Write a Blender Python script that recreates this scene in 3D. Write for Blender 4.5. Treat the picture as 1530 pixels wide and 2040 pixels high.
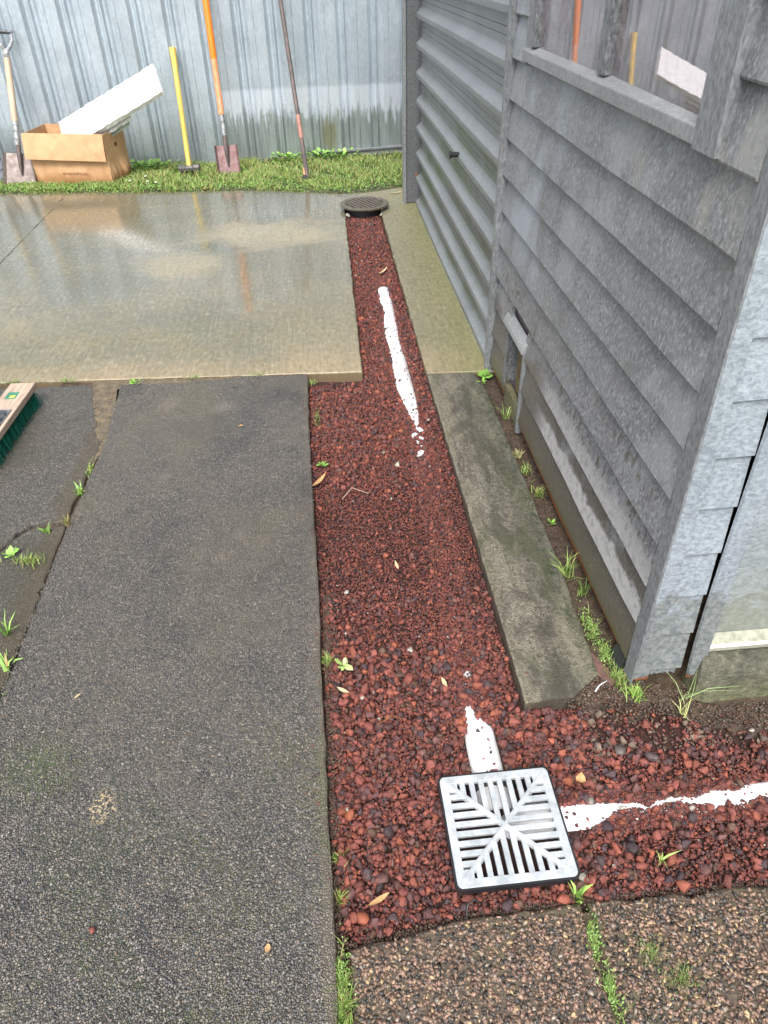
import bpy, bmesh, math, random
import numpy as np
from mathutils import Vector, Matrix
for o in list(bpy.data.objects): bpy.data.objects.remove(o)
SC = bpy.context.scene
COL = SC.collection
RNG = np.random.default_rng(7)
random.seed(5)
R = math.radians

# ------------------------------------------------------------------ camera
cam_data = bpy.data.cameras.new('camera')
cam = bpy.data.objects.new('camera', cam_data); COL.objects.link(cam)
rot = [[0.9959553805043124, 0.07025550215179899, -0.05600932477640615],
       [-0.08730524125069532, 0.6094277792976528, -0.7880200357037183],
       [-0.021229104895597074, 0.7897227021162111, 0.6130965493848435]]
m4 = Matrix(rot).to_4x4(); m4.translation = (0, 0, 1.6)
cam.matrix_world = m4
cam_data.sensor_fit = 'VERTICAL'; cam_data.sensor_height = 36.0
cam_data.lens = 36.0 * 1444.0 / 2040.0
cam_data.clip_start = 0.02; cam_data.clip_end = 500
SC.camera = cam
SC.render.resolution_x = 768; SC.render.resolution_y = 1024

# ------------------------------------------------------------------ sky, sun, exposure
SUN_EL, SUN_AZ = R(55), R(193)          # azimuth clockwise from +Y: high, from behind the camera
world = bpy.data.worlds.new("World"); SC.world = world; world.use_nodes = True
wn = world.node_tree
sky = wn.nodes.new('ShaderNodeTexSky'); sky.sky_type = 'NISHITA'; sky.sun_disc = False
sky.sun_elevation = SUN_EL; sky.sun_rotation = SUN_AZ
sky.air_density = 1.0; sky.dust_density = 4.0; sky.ozone_density = 1.0
hs = wn.nodes.new('ShaderNodeHueSaturation'); hs.inputs['Saturation'].default_value = 0.35
bgn = wn.nodes['Background']; bgn.inputs['Strength'].default_value = 0.14
wn.links.new(sky.outputs[0], hs.inputs['Color']); wn.links.new(hs.outputs[0], bgn.inputs['Color'])
sl = bpy.data.lights.new('sun', 'SUN'); sl.energy = 1.5; sl.angle = R(28); sl.color = (1, 0.97, 0.92)
sun = bpy.data.objects.new('sun', sl); COL.objects.link(sun)
sd = Vector((math.sin(SUN_AZ) * math.cos(SUN_EL), math.cos(SUN_AZ) * math.cos(SUN_EL), math.sin(SUN_EL)))
sun.rotation_euler = sd.to_track_quat('Z', 'Y').to_euler(); sun.location = (0, -3, 5)
SC.view_settings.view_transform = 'Standard'; SC.view_settings.look = 'None'
SC.view_settings.gamma = 1; SC.view_settings.exposure = 1.1

# ------------------------------------------------------------------ node helper
class M:
    def __init__(s, name, rough=0.7, metallic=0.0, spec=0.5):
        s.m = bpy.data.materials.new(name); s.m.use_nodes = True
        s.nt = s.m.node_tree; s.b = s.nt.nodes['Principled BSDF']
        s.b.inputs['Roughness'].default_value = rough
        s.b.inputs['Metallic'].default_value = metallic
        s.b.inputs['Specular IOR Level'].default_value = spec
        g = s.nt.nodes.new('ShaderNodeNewGeometry'); s.P = g.outputs['Position']; s.NRM = g.outputs['Normal']
    def put(s, sock, v):
        if v is None: return
        if isinstance(v, bpy.types.NodeSocket): s.nt.links.new(v, sock)
        else:
            if isinstance(v, (tuple, list)) and len(v) == 3 and sock.type == 'RGBA': v = (*v, 1)
            if isinstance(v, (int, float)) and sock.type == 'RGBA': v = (v, v, v, 1)
            sock.default_value = v
    def node(s, t, ins=None, out=0, **kw):
        n = s.nt.nodes.new(t)
        for k, v in kw.items(): setattr(n, k, v)
        for k, v in (ins or {}).items(): s.put(n.inputs[k], v)
        return n.outputs[out]
    def map(s, scale=(1, 1, 1), rot=(0, 0, 0), loc=(0, 0, 0), v=None):
        return s.node('ShaderNodeMapping', {'Vector': v or s.P, 'Scale': scale, 'Rotation': rot, 'Location': loc})
    def noise(s, scale=5, detail=4, rough=0.6, v=None, dist=0.0, out=0):
        return s.node('ShaderNodeTexNoise', {'Vector': v or s.P, 'Scale': scale, 'Detail': detail, 'Roughness': rough, 'Distortion': dist}, out)
    def vor(s, scale=5, v=None, feature='F1', out='Distance', rnd=1.0):
        return s.node('ShaderNodeTexVoronoi', {'Vector': v or s.P, 'Scale': scale, 'Randomness': rnd}, out, feature=feature)
    def ramp(s, f, stops, interp='LINEAR'):
        n = s.nt.nodes.new('ShaderNodeValToRGB'); n.color_ramp.interpolation = interp
        cr = n.color_ramp
        while len(cr.elements) < len(stops): cr.elements.new(0.5)
        for e, (p, c) in zip(cr.elements, stops):
            e.position = p
            if not isinstance(c, (tuple, list)): c = (c, c, c)
            e.color = (*c, 1)
        s.put(n.inputs[0], f); return n.outputs[0]
    def mix(s, f, a, b, mode='MIX'):
        n = s.nt.nodes.new('ShaderNodeMix'); n.data_type = 'RGBA'; n.blend_type = mode
        s.put(n.inputs[0], f); s.put(n.inputs[6], a); s.put(n.inputs[7], b); return n.outputs[2]
    def math(s, op, a, b=None, clamp=False):
        n = s.nt.nodes.new('ShaderNodeMath'); n.operation = op; n.use_clamp = clamp
        s.put(n.inputs[0], a)
        if b is not None: s.put(n.inputs[1], b)
        return n.outputs[0]
    def rng(s, v, a, b, c=0.0, d=1.0):
        return s.node('ShaderNodeMapRange', {'Value': v, 'From Min': a, 'From Max': b, 'To Min': c, 'To Max': d})
    def xyz(s):
        n = s.nt.nodes.new('ShaderNodeSeparateXYZ'); s.nt.links.new(s.P, n.inputs[0]); return n.outputs
    def attr(s, name='col'):
        return s.node('ShaderNodeAttribute', attribute_name=name)
    def bump(s, h, strength=0.5, dist=0.01, nrm=None):
        ins = {'Height': h, 'Strength': strength, 'Distance': dist}
        if nrm is not None: ins['Normal'] = nrm
        return s.node('ShaderNodeBump', ins)
    def out(s, col=None, rough=None, nrm=None, metal=None, spec=None):
        s.put(s.b.inputs['Base Color'], col)
        if rough is not None: s.put(s.b.inputs['Roughness'], rough)
        if metal is not None: s.put(s.b.inputs['Metallic'], metal)
        if spec is not None: s.put(s.b.inputs['Specular IOR Level'], spec)
        if nrm is not None: s.put(s.b.inputs['Normal'], nrm)
        return s.m

def blob(k, x, y, rx, ry, noise=None, soft=0.6):
    """patch mask (1 inside) with a ragged edge, in world x/y"""
    X, Y, Z = k.xyz()
    dx = k.math('DIVIDE', k.math('SUBTRACT', X, x), rx); dy = k.math('DIVIDE', k.math('SUBTRACT', Y, y), ry)
    d = k.math('SQRT', k.math('ADD', k.math('MULTIPLY', dx, dx), k.math('MULTIPLY', dy, dy)))
    if noise is not None: d = k.math('ADD', d, k.math('MULTIPLY', k.math('SUBTRACT', noise, 0.5), 1.6))
    return k.rng(d, 1.0, 1.0 - soft)

# ------------------------------------------------------------------ materials
def mat_galv(name, dark, light, stretch=(110, 110, 40), rough=0.5, metal=0.25, fn=None, bumpd=0.002):
    k = M(name)
    f = k.noise(1.0, 4, 0.65, k.map(stretch), 0.4)
    big = k.noise(2.3, 4, 0.6)
    c = k.ramp(f, [(0.36, dark), (0.50, tuple((a + b) / 2 for a, b in zip(dark, light))), (0.66, light)])
    c = k.mix(k.rng(big, 0.3, 0.75), c, k.mix(1.0, c, (0.72, 0.73, 0.74), 'MULTIPLY'))
    rr = k.rng(f, 0.3, 0.7, rough - 0.08, rough + 0.12)
    h = f
    if fn: c, rr, h = fn(k, c, rr, h)
    return k.out(c, rr, k.bump(h, 0.5, bumpd), metal)

def siding_fn(k, c, rr, h):
    X, Y, Z = k.xyz()
    n = k.noise(9, 5, 0.65); n2 = k.noise(3.2, 5, 0.6)
    fleck = k.noise(1.0, 4, 0.7, k.map((1, 120, 72)))
    c = k.mix(k.rng(fleck, 0.52, 0.63, 0, .6), c, (0.40, 0.425, 0.445))
    dk = k.noise(1.0, 4, 0.7, k.map((1, 80, 45), loc=(3, 5, 1))); c = k.mix(k.rng(dk, 0.56, 0.66, 0, .6), c, (0.085, 0.09, 0.095))
    bl = k.noise(2.4, 5, 0.7); c = k.mix(k.rng(bl, 0.50, 0.62, 0, .5), c, (0.33, 0.345, 0.355)); c = k.mix(k.rng(bl, 0.46, 0.34, 0, .4), c, (0.12, 0.12, 0.12))
    # dry powdery patch near the far top
    pale = k.math('MULTIPLY', k.rng(Y, 2.1, 2.6), k.rng(k.noise(2.2, 4, 0.55, k.map((1, 1.3, .8))), 0.5, 0.62))
    pale = k.math('MULTIPLY', pale, k.rng(Z, 0.55, 0.75))
    c = k.mix(k.math('MULTIPLY', pale, 0.6), c, (0.36, 0.40, 0.46))
    # wet foot of the wall
    wz = k.math('ADD', Z, k.math('MULTIPLY', k.math('SUBTRACT', n2, 0.5), 0.5))
    wet = k.rng(wz, 0.36, 0.30)
    drops = k.math('MULTIPLY', k.rng(k.noise(1.0, 4, 0.7, k.map((1, 42, 24))), 0.54, 0.59), k.rng(wz, 0.66, 0.48))
    wet = k.math('MAXIMUM', wet, drops)
    # dry lower halves of boards: pale streak
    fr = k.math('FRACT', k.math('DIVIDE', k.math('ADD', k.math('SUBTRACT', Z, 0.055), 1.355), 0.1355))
    st = k.math('MULTIPLY', k.rng(k.math('ADD', fr, k.math('ADD', k.math('MULTIPLY', n, 0.45), k.math('MULTIPLY', k.noise(26, 4, .7), .35))), 0.95, 0.83), k.math('MULTIPLY', k.rng(Z, 0.175, 0.195), k.rng(Y, 2.35, 2.2)))
    wet = k.math('MULTIPLY', wet, k.math('SUBTRACT', 1.0, st))
    c = k.mix(k.math('MULTIPLY', k.math('MULTIPLY', st, k.rng(k.noise(38, 4, .75), .36, .52, .35, 1)), k.rng(Z, 0.45, 0.30)), c, (0.42, 0.42, 0.41))
    wetcol = k.mix(k.rng(k.noise(1, 2, 0.5, k.map((1, 200, 70))), 0.5, 0.7), (0.085, 0.083, 0.072), (0.19, 0.175, 0.14))
    c = k.mix(k.math('MULTIPLY', wet, 0.9), c, wetcol)
    foot = k.rng(k.math('ADD', Z, k.math('MULTIPLY', n, 0.06)), 0.22, 0.08)
    c = k.mix(k.math('MULTIPLY', foot, 0.55), c, (0.10, 0.072, 0.032))
    moss = k.rng(k.math('ADD', Z, k.math('MULTIPLY', n2, 0.06)), 0.105, 0.075)
    c = k.mix(k.math('MULTIPLY', moss, 0.7), c, (0.075, 0.085, 0.03))
    rust = k.rng(k.math('ADD', Z, k.math('MULTIPLY', k.noise(22, 4, 0.7), 0.05)), 0.062, 0.045)
    c = k.mix(rust, c, k.mix(n, (0.28, 0.10, 0.03), (0.12, 0.05, 0.03)))
    # rusty dust line just beneath each lap
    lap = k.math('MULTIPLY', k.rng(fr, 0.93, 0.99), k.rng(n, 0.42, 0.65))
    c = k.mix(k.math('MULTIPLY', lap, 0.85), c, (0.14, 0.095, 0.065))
    dust = k.math('MULTIPLY', k.rng(k.noise(5, 5, 0.7, k.map((1, 1, .6))), 0.55, 0.68), k.rng(Z, 1.08, 1.2))
    c = k.mix(k.math('MULTIPLY', dust, 0.5), c, (0.36, 0.34, 0.29))
    rr = k.mix(wet, rr, 0.28)
    return c, rr, h

def fence_fn(k, c, rr, h):
    X, Y, Z = k.xyz()
    n = k.noise(4, 5, 0.65, k.map((1.6, 1.6, 0.7))); fine = k.noise(1, 4, 0.7, k.map((38, 38, 5)))
    # oxide band on the right hand sheets
    bz = k.math('ADD', Z, k.math('MULTIPLY', k.math('SUBTRACT', fine, 0.5), 0.55))
    bz = k.math('ADD', bz, k.math('MULTIPLY', k.math('SUBTRACT', n, 0.5), 0.25))
    topb = k.rng(k.math('ADD', Z, k.math('MULTIPLY', n, 0.05)), 0.63, 0.60)
    right = k.rng(X, -0.93, -0.86)
    band = k.math('MULTIPLY', k.math('MULTIPLY', k.rng(bz, 0.33, 0.42), topb), right)
    streaks = k.rng(k.noise(1, 3, 0.6, k.map((22, 22, 2.2))), 0.45, 0.65)
    low = k.rng(k.math('ADD', bz, 0.0), 0.45, 0.30)
    lowc = k.mix(streaks, (0.29, 0.33, 0.31), (0.18, 0.205, 0.175))
    c = k.mix(k.math('MULTIPLY', k.math('MULTIPLY', low, 0.75), k.math('ADD', k.math('MULTIPLY', right, 0.5), 0.5)), c, lowc)
    c = k.mix(k.math('MULTIPLY', band, 0.85), c, k.mix(fine, (0.56, 0.62, 0.70), (0.74, 0.79, 0.86)))
    lich = k.math('MULTIPLY', blob3(k, 0.13, 0.17, 0.09, 0.2, fine), 0.6)
    c = k.mix(lich, c, (0.20, 0.17, 0.055))
    spk = k.rng(k.noise(120, 2, 0.6), 0.60, 0.66)
    c = k.mix(k.math('MULTIPLY', spk, k.rng(Z, 0.7, 0.35, 0.12, 0.55)), c, (0.13, 0.15, 0.155))
    long = k.rng(k.noise(1, 4, 0.65, k.map((16, 16, 0.7))), 0.50, 0.72)
    c = k.mix(k.math('MULTIPLY', long, 0.10), c, (0.22, 0.25, 0.29))
    wh = k.rng(k.noise(60, 2, 0.5), 0.74, 0.78)
    c = k.mix(wh, c, (0.75, 0.78, 0.8))
    return c, rr, h

def blob3(k, x, z, rx, rz, noise):
    X, Y, Z = k.xyz()
    dx = k.math('DIVIDE', k.math('SUBTRACT', X, x), rx); dy = k.math('DIVIDE', k.math('SUBTRACT', Z, z), rz)
    d = k.math('SQRT', k.math('ADD', k.math('MULTIPLY', dx, dx), k.math('MULTIPLY', dy, dy)))
    d = k.math('ADD', d, k.math('MULTIPLY', k.math('SUBTRACT', noise, 0.5), 1.8))
    return k.rng(d, 1.0, 0.5)

def door_fn(k, c, rr, h):
    X, Y, Z = k.xyz()
    n = k.noise(3.5, 5, 0.6, k.map((1, .9, 1.6)))
    rec = k.rng(X, 0.755, 0.775)
    g = k.math('MULTIPLY', k.math('MULTIPLY', rec, k.rng(n, 0.42, 0.62)), k.rng(Z, 1.0, 0.75))
    c = k.mix(k.math('MULTIPLY', g, 0.75), c, (0.09, 0.125, 0.05))
    g2 = k.math('MULTIPLY', rec, k.rng(Z, 1.0, 0.3))
    c = k.mix(k.math('MULTIPLY', g2, 0.35), c, (0.12, 0.13, 0.10))
    return c, rr, h

def front_fn(k, c, rr, h):
    X, Y, Z = k.xyz()
    n = k.noise(9, 4, 0.6)
    wz = k.math('ADD', Z, k.math('MULTIPLY', k.math('SUBTRACT', k.noise(14, 3, 0.55), 0.5), 0.42))
    wet = k.rng(wz, 0.33, 0.30)
    c = k.mix(k.math('MULTIPLY', wet, 0.75), c, k.mix(k.rng(k.noise(60, 3, .7), .4, .6), (0.13, 0.145, 0.14), (0.27, 0.29, 0.275)))
    pan = k.rng(X, 0.93, 0.95)
    grn = k.math('MULTIPLY', pan, k.rng(Z, 0.62, 0.25))
    c = k.mix(k.math('MULTIPLY', grn, 0.45), c, (0.33, 0.36, 0.27))
    rust = k.rng(k.math('ADD', Z, k.math('MULTIPLY', k.noise(30, 4, 0.7), 0.03)), 0.050, 0.044)
    c = k.mix(k.math('MULTIPLY', rust, k.rng(X, 0.94, 0.93)), c, k.mix(n, (0.32, 0.10, 0.035), (0.17, 0.055, 0.03)))
    blk = k.rng(k.noise(42, 3, 0.7), 0.70, 0.74)
    c = k.mix(k.math('MULTIPLY', blk, 0.6), c, (0.10, 0.11, 0.11))
    rr = k.mix(k.math('MULTIPLY', wet, 0.7), rr, 0.3)
    return c, rr, h

MAT = {}
MAT['siding'] = mat_galv('weathered siding', (0.135, 0.14, 0.145), (0.27, 0.28, 0.285), (90, 130, 80), 0.5, 0.1, siding_fn)
MAT['trim'] = mat_galv('zinc trim', (0.17, 0.18, 0.19), (0.33, 0.345, 0.355), (120, 120, 50), 0.5, 0.15)
MAT['front'] = mat_galv('galvanised toned as lit', (0.26, 0.30, 0.34), (0.44, 0.50, 0.55), (75, 75, 110), 0.42, 0.2, front_fn, 0.003)  # shed front toned paler and bluer than the side: its stronger daylight in the colour
MAT['fence'] = mat_galv('fence steel', (0.46, 0.535, 0.595), (0.56, 0.635, 0.695), (60, 60, 25), 0.36, 0.5, fence_fn)
MAT['door'] = mat_galv('door steel', (0.19, 0.205, 0.21), (0.30, 0.32, 0.33), (100, 45, 100), 0.42, 0.15, door_fn)
MAT['post'] = mat_galv('post steel', (0.10, 0.105, 0.11), (0.20, 0.21, 0.22), (140, 140, 100), 0.45, 0.2)
MAT['frame'] = mat_galv('window frame', (0.08, 0.085, 0.09), (0.30, 0.31, 0.32), (150, 110, 60), 0.5, 0.1)
MAT['sillm'] = mat_galv('sill metal', (0.22, 0.23, 0.23), (0.37, 0.38, 0.38), (120, 120, 90), 0.6, 0.05)

def mat_slab_wet():
    k = M('broomed wet concrete'); X, Y, Z = k.xyz()
    big = k.noise(0.9, 6, 0.6, None, 0.3); mid = k.noise(4.5, 6, 0.65, None, 0.3); streak = k.noise(1, 3, 0.6, k.map((95, 3.0, 1), (0, 0, R(-4))))
    spk = k.noise(150, 3, 0.7)
    c = k.ramp(big, [(0.30, (0.10, 0.105, 0.072)), (0.5, (0.165, 0.15, 0.092)), (0.68, (0.245, 0.205, 0.12))])
    c = k.mix(k.rng(mid, 0.35, 0.68, 0.0, 0.55), c, (0.15, 0.155, 0.13))
    wn_ = k.noise(1.6, 5, 0.6, None, 0.5)
    front = k.rng(k.math('ADD', Y, k.math('MULTIPLY', wn_, 0.5)), 3.72, 3.45)
    c = k.mix(k.math('MULTIPLY', front, 0.55), c, (0.36, 0.265, 0.15))
    rgt = k.math('MULTIPLY', k.rng(X, -0.5, 0.1), 0.35)
    c = k.mix(rgt, c, (0.28, 0.24, 0.155))
    # dry pale tongue
    wd = k.noise(2.6, 6, 0.65, k.map((1, 1.6, 1)), 0.8)
    dry = k.math('MAXIMUM', blob(k, -0.35, 5.4, 0.66, 0.40, wd, 0.55), blob(k, -0.95, 4.85, 0.36, 0.34, wd, 0.6))
    c = k.mix(k.math('MULTIPLY', dry, 0.42), c, (0.42, 0.37, 0.27))
    # greenish strip by the garage
    gr = k.rng(k.math('ADD', X, k.math('MULTIPLY', mid, 0.14)), 0.50, 0.80)
    c = k.mix(k.math('MULTIPLY', gr, 0.75), c, k.mix(mid, (0.26, 0.245, 0.105), (0.17, 0.18, 0.07)))
    lime = k.math('MULTIPLY', k.rng(k.math('ADD', X, k.math('MULTIPLY', mid, 0.03)), 0.745, 0.765), k.rng(Y, 5.2, 4.6))
    c = k.mix(k.math('MULTIPLY', lime, 0.5), c, (0.45, 0.45, 0.36))
    c = k.mix(k.rng(streak, 0.50, 0.70, 0.0, 0.28), c, (0.08, 0.08, 0.06))
    c = k.mix(k.rng(streak, 0.45, 0.30, 0.0, 0.22), c, (0.46, 0.42, 0.32))
    c = k.mix(k.rng(spk, 0.55, 0.68, 0, 0.35), c, (0.07, 0.07, 0.05))
    s3 = k.noise(1, 5, 0.75, k.map((46, 22, 1))); c = k.mix(k.rng(s3, 0.52, 0.66, 0, 0.55), c, (0.075, 0.08, 0.065)); c = k.mix(k.rng(s3, 0.46, 0.34, 0, 0.45), c, (0.42, 0.37, 0.25))
    wet = k.math('MULTIPLY', k.rng(k.math('ADD', Y, k.math('MULTIPLY', wn_, 1.2)), 4.3, 5.0), k.math('SUBTRACT', 1.0, k.math('MULTIPLY', dry, 0.9)))
    wet = k.math('MULTIPLY', wet, k.rng(X, 0.4, 0.2))
    c = k.mix(k.math('MULTIPLY', wet, 0.45), c, k.mix(1.0, c, (0.62, 0.62, 0.62), 'MULTIPLY'))
    film = blob(k, -.50, 4.36, .24, .56, wd, .4)          # thin film of water lying in the brush marks
    wet = k.math('MAXIMUM', wet, film)
    rr = k.rng(wet, 0, 1, 0.45, 0.09); rr = k.math('SUBTRACT', rr, k.math('MULTIPLY', film, .03))
    rr = k.math('ADD', rr, k.math('ADD', k.rng(spk, 0.35, 0.65, 0, 0.06), k.rng(s3, .48, .62, 0, .08)))
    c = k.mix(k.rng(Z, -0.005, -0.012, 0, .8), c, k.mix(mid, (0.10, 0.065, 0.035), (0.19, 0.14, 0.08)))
    h = k.math('ADD', k.math('MULTIPLY', streak, 1.0), k.math('MULTIPLY', spk, 0.6))
    nrm = k.bump(h, k.rng(wet, 0, 1, 0.35, 0.03), 0.003)
    return k.out(c, rr, nrm, 0, 0.6)
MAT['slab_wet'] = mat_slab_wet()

def mat_chip(name, stones, gap, scale=175, rough=0.3, fn=None, bd=0.004, strength=0.8):
    k = M(name)
    wv = k.noise(60, 2, 0.5, out=1)
    v = k.node('ShaderNodeVectorMath', {0: k.P, 1: k.node('ShaderNodeVectorMath', {0: wv, 1: (0.006, 0.006, 0.006)}, operation='MULTIPLY')}, operation='ADD')
    d = k.vor(scale, v, 'F1'); cc = k.vor(scale, v, 'F1', 'Color')
    edge = k.vor(scale, v, 'DISTANCE_TO_EDGE')
    rv = k.node('ShaderNodeSeparateColor', {0: cc})
    c = k.ramp(rv, stones)
    big = k.noise(1.7, 6, 0.65)
    g = k.rng(edge, 0.02, 0.13)
    c = k.mix(g, gap, c)
    c = k.mix(k.rng(big, 0.35, 0.65, 0, 0.45), c, k.mix(1.0, c, (1.5, 1.4, 1.25), 'MULTIPLY'))
    rr = k.rng(g, 0, 1, 0.6, rough)
    if fn: c, rr = fn(k, c, rr)
    h = k.math('ADD', k.math('MULTIPLY', k.rng(edge, 0, 0.25), 1.0), k.math('MULTIPLY', rv, 0.9))
    return k.out(c, rr, k.bump(h, strength, bd), 0, 0.5)

def dark_fn(k, c, rr):
    X, Y, Z = k.xyz()
    n = k.noise(2.6, 6, 0.7, None, 0.4); n2 = k.noise(9, 5, 0.7)
    # paler worn stripe on the right edge
    ed = k.rng(k.math('ADD', X, k.math('ADD', k.math('MULTIPLY', n2, 0.10), k.math('MULTIPLY', k.noise(40, 4, .7), .05))), -0.075, -0.02)
    c = k.mix(k.math('MULTIPLY', ed, 0.5), c, (0.24, 0.205, 0.155))
    c = k.mix(k.rng(n, 0.50, 0.66, 0, 0.45), c, (0.20, 0.175, 0.14))
    c = k.mix(k.rng(n, 0.48, 0.36, 0, 0.45), c, (0.045, 0.046, 0.05))
    n3 = k.noise(1.1, 5, 0.65, None, 1.0); c = k.mix(k.rng(n3, 0.48, 0.60, 0, 0.45), c, (0.20, 0.175, 0.125)); mg = k.math('MULTIPLY', k.rng(k.noise(1.9, 6, .7, k.map(loc=(7, 3, 0))), .50, .62), k.rng(Y, 2.0, 1.2, 0, .55)); c = k.mix(mg, c, (0.13, 0.14, 0.07)); c = k.mix(k.math('MULTIPLY', k.rng(n3, 0.47, 0.38), k.rng(Y, 1.5, 1.1, 0, .5)), c, (0.10, 0.12, 0.06))
    ms = blob(k, -0.80, 1.12, 0.14, 0.13, n, 0.9)
    c = k.mix(k.math('MULTIPLY', ms, 0.65), c, (0.09, 0.13, 0.04))
    tan = blob(k, -0.62, 1.00, 0.035, 0.05, n2, 0.3)
    c = k.mix(k.math('MULTIPLY', tan, k.rng(k.noise(90, 1, .5), .44, .5)), c, (0.55, 0.44, 0.28))
    for (x, y, r_) in ((-0.62, 1.95, 0.025), (-0.37, 1.98, 0.03), (-0.42, 1.87, .035), (-0.12, 1.32, 0.035), (-0.68, 2.38, 0.03), (-0.5, 2.9, 0.07), (-0.75, 2.95, .08)):
        c = k.mix(k.math('MULTIPLY', blob(k, x, y, r_, r_, n2, 0.8), 0.6), c, (0.26, 0.23, 0.19))
    ws = k.rng(k.vor(34, None), 0.055, 0.045)
    c = k.mix(k.math('MULTIPLY', ws, k.rng(k.node('ShaderNodeSeparateColor', {0: k.vor(34, None, 'F1', 'Color')}), 0.80, 0.82)), c, (0.6, 0.57, 0.5))
    wet = k.rng(k.math('ADD', Y, n), 3.2, 3.45)
    rr = k.mix(k.math('MULTIPLY', wet, 0.5), rr, 0.15)
    return c, rr
def left_fn(k, c, rr):
    n = k.noise(3.2, 6, 0.7); c = k.mix(k.rng(n, 0.5, 0.68, 0, 0.55), c, (0.10, 0.10, 0.06))
    c = k.mix(k.rng(n, 0.42, 0.32, 0, 0.5), c, (0.04, 0.04, 0.04))
    X, Y, Z = k.xyz()
    low = k.rng(Y, 2.1, 2.0)
    c = k.mix(k.math('MULTIPLY', low, 0.5), c, (0.075, 0.072, 0.05))
    mud = k.rng(k.math('ADD', X, k.math('MULTIPLY', n, 0.12)), -1.02, -0.97)
    c = k.mix(k.math('MULTIPLY', mud, 0.45), c, (0.13, 0.095, 0.05))
    return c, rr
DST = [(0.0, (0.086, 0.087, 0.089)), (0.35, (0.126, 0.125, 0.124)), (0.6, (0.172, 0.162, 0.148)), (0.85, (0.235, 0.215, 0.185)), (1.0, (0.33, 0.30, 0.26))]
MAT['dark_slab'] = mat_chip('dark chip paving', DST, (0.045, 0.042, 0.037), 190, 0.34, dark_fn, 0.005, 0.9)
MAT['left_slab'] = mat_chip('mossy chip paving', DST, (0.045, 0.042, 0.033), 190, 0.36, left_fn, 0.005, 0.9)
def kerb_fn(k, c, rr):
    X, Y, Z = k.xyz(); n = k.noise(5, 6, 0.72, k.map((1.8, 0.6, 1)), 0.8); n2 = k.noise(12, 5, 0.7)
    pale = k.rng(k.math('ADD', X, k.math('MULTIPLY', n2, 0.05)), 0.53, 0.48)
    c = k.mix(k.math('MULTIPLY', pale, 0.45), c, (0.25, 0.225, 0.155))
    grn = k.math('MULTIPLY', k.rng(k.math('ADD', X, k.math('MULTIPLY', n, 0.12)), 0.60, 0.68), 0.9)
    c = k.mix(k.math('MULTIPLY', grn, 0.5), c, k.mix(n2, (0.10, 0.115, 0.055), (0.15, 0.145, 0.10)))
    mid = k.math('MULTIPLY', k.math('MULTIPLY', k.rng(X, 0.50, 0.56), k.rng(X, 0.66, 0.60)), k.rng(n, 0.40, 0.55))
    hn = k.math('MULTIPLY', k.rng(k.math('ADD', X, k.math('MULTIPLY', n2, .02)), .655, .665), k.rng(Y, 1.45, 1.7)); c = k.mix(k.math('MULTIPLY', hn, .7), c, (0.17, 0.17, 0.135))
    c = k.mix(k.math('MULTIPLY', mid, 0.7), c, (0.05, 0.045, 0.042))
    s2 = k.noise(75, 4, 0.75); c = k.mix(k.rng(s2, .52, .62, 0, .65), c, (0.035, 0.033, 0.028)); c = k.mix(k.rng(s2, .44, .36, 0, .5), c, (0.27, 0.25, 0.20))
    c = k.mix(k.rng(n, 0.50, 0.60, 0, 0.7), c, (0.085, 0.095, 0.045)); n4 = k.noise(3.4, 6, 0.75, k.map((2.2, 1, 1), loc=(4, 1, 0)), 1.0); c = k.mix(k.rng(n4, .50, .60, 0, .6), c, (0.075, 0.062, 0.055)); c = k.mix(k.rng(n4, .46, .34, 0, .65), c, (0.30, 0.27, 0.195)); c = k.mix(k.math('MULTIPLY', k.rng(k.noise(30, 5, .8), .52, .58), k.rng(k.math('ADD', X, k.math('MULTIPLY', n, .1)), .67, .71, 0, .8)), c, (0.035, 0.06, 0.02))
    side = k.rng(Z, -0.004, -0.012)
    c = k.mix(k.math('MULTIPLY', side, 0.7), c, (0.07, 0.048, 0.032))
    return c, rr
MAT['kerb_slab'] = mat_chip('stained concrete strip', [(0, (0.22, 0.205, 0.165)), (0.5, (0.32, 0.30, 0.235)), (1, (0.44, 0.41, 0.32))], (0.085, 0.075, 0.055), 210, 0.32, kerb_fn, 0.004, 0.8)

def mat_soil(name='soil', a=(0.035, 0.022, 0.014), b=(0.10, 0.07, 0.045), sc=30):
    k = M(name); n = k.noise(sc, 6, 0.75); n2 = k.noise(3, 4, 0.6)
    c = k.ramp(n, [(0.35, a), (0.65, b)])
    return k.out(c, k.rng(n2, 0.3, 0.7, 0.45, 0.8), k.bump(n, 0.9, 0.01))
MAT['soil'] = mat_soil()
MAT['lawn_soil'] = mat_soil('lawn soil', (0.03, 0.035, 0.012), (0.09, 0.09, 0.035), 25)
MAT['bed'] = mat_soil('gravel bed', (0.022, 0.010, 0.008), (0.07, 0.025, 0.018), 90)
MAT['ground'] = mat_soil('open ground', (0.04, 0.06, 0.02), (0.09, 0.11, 0.04), 4)

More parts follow.
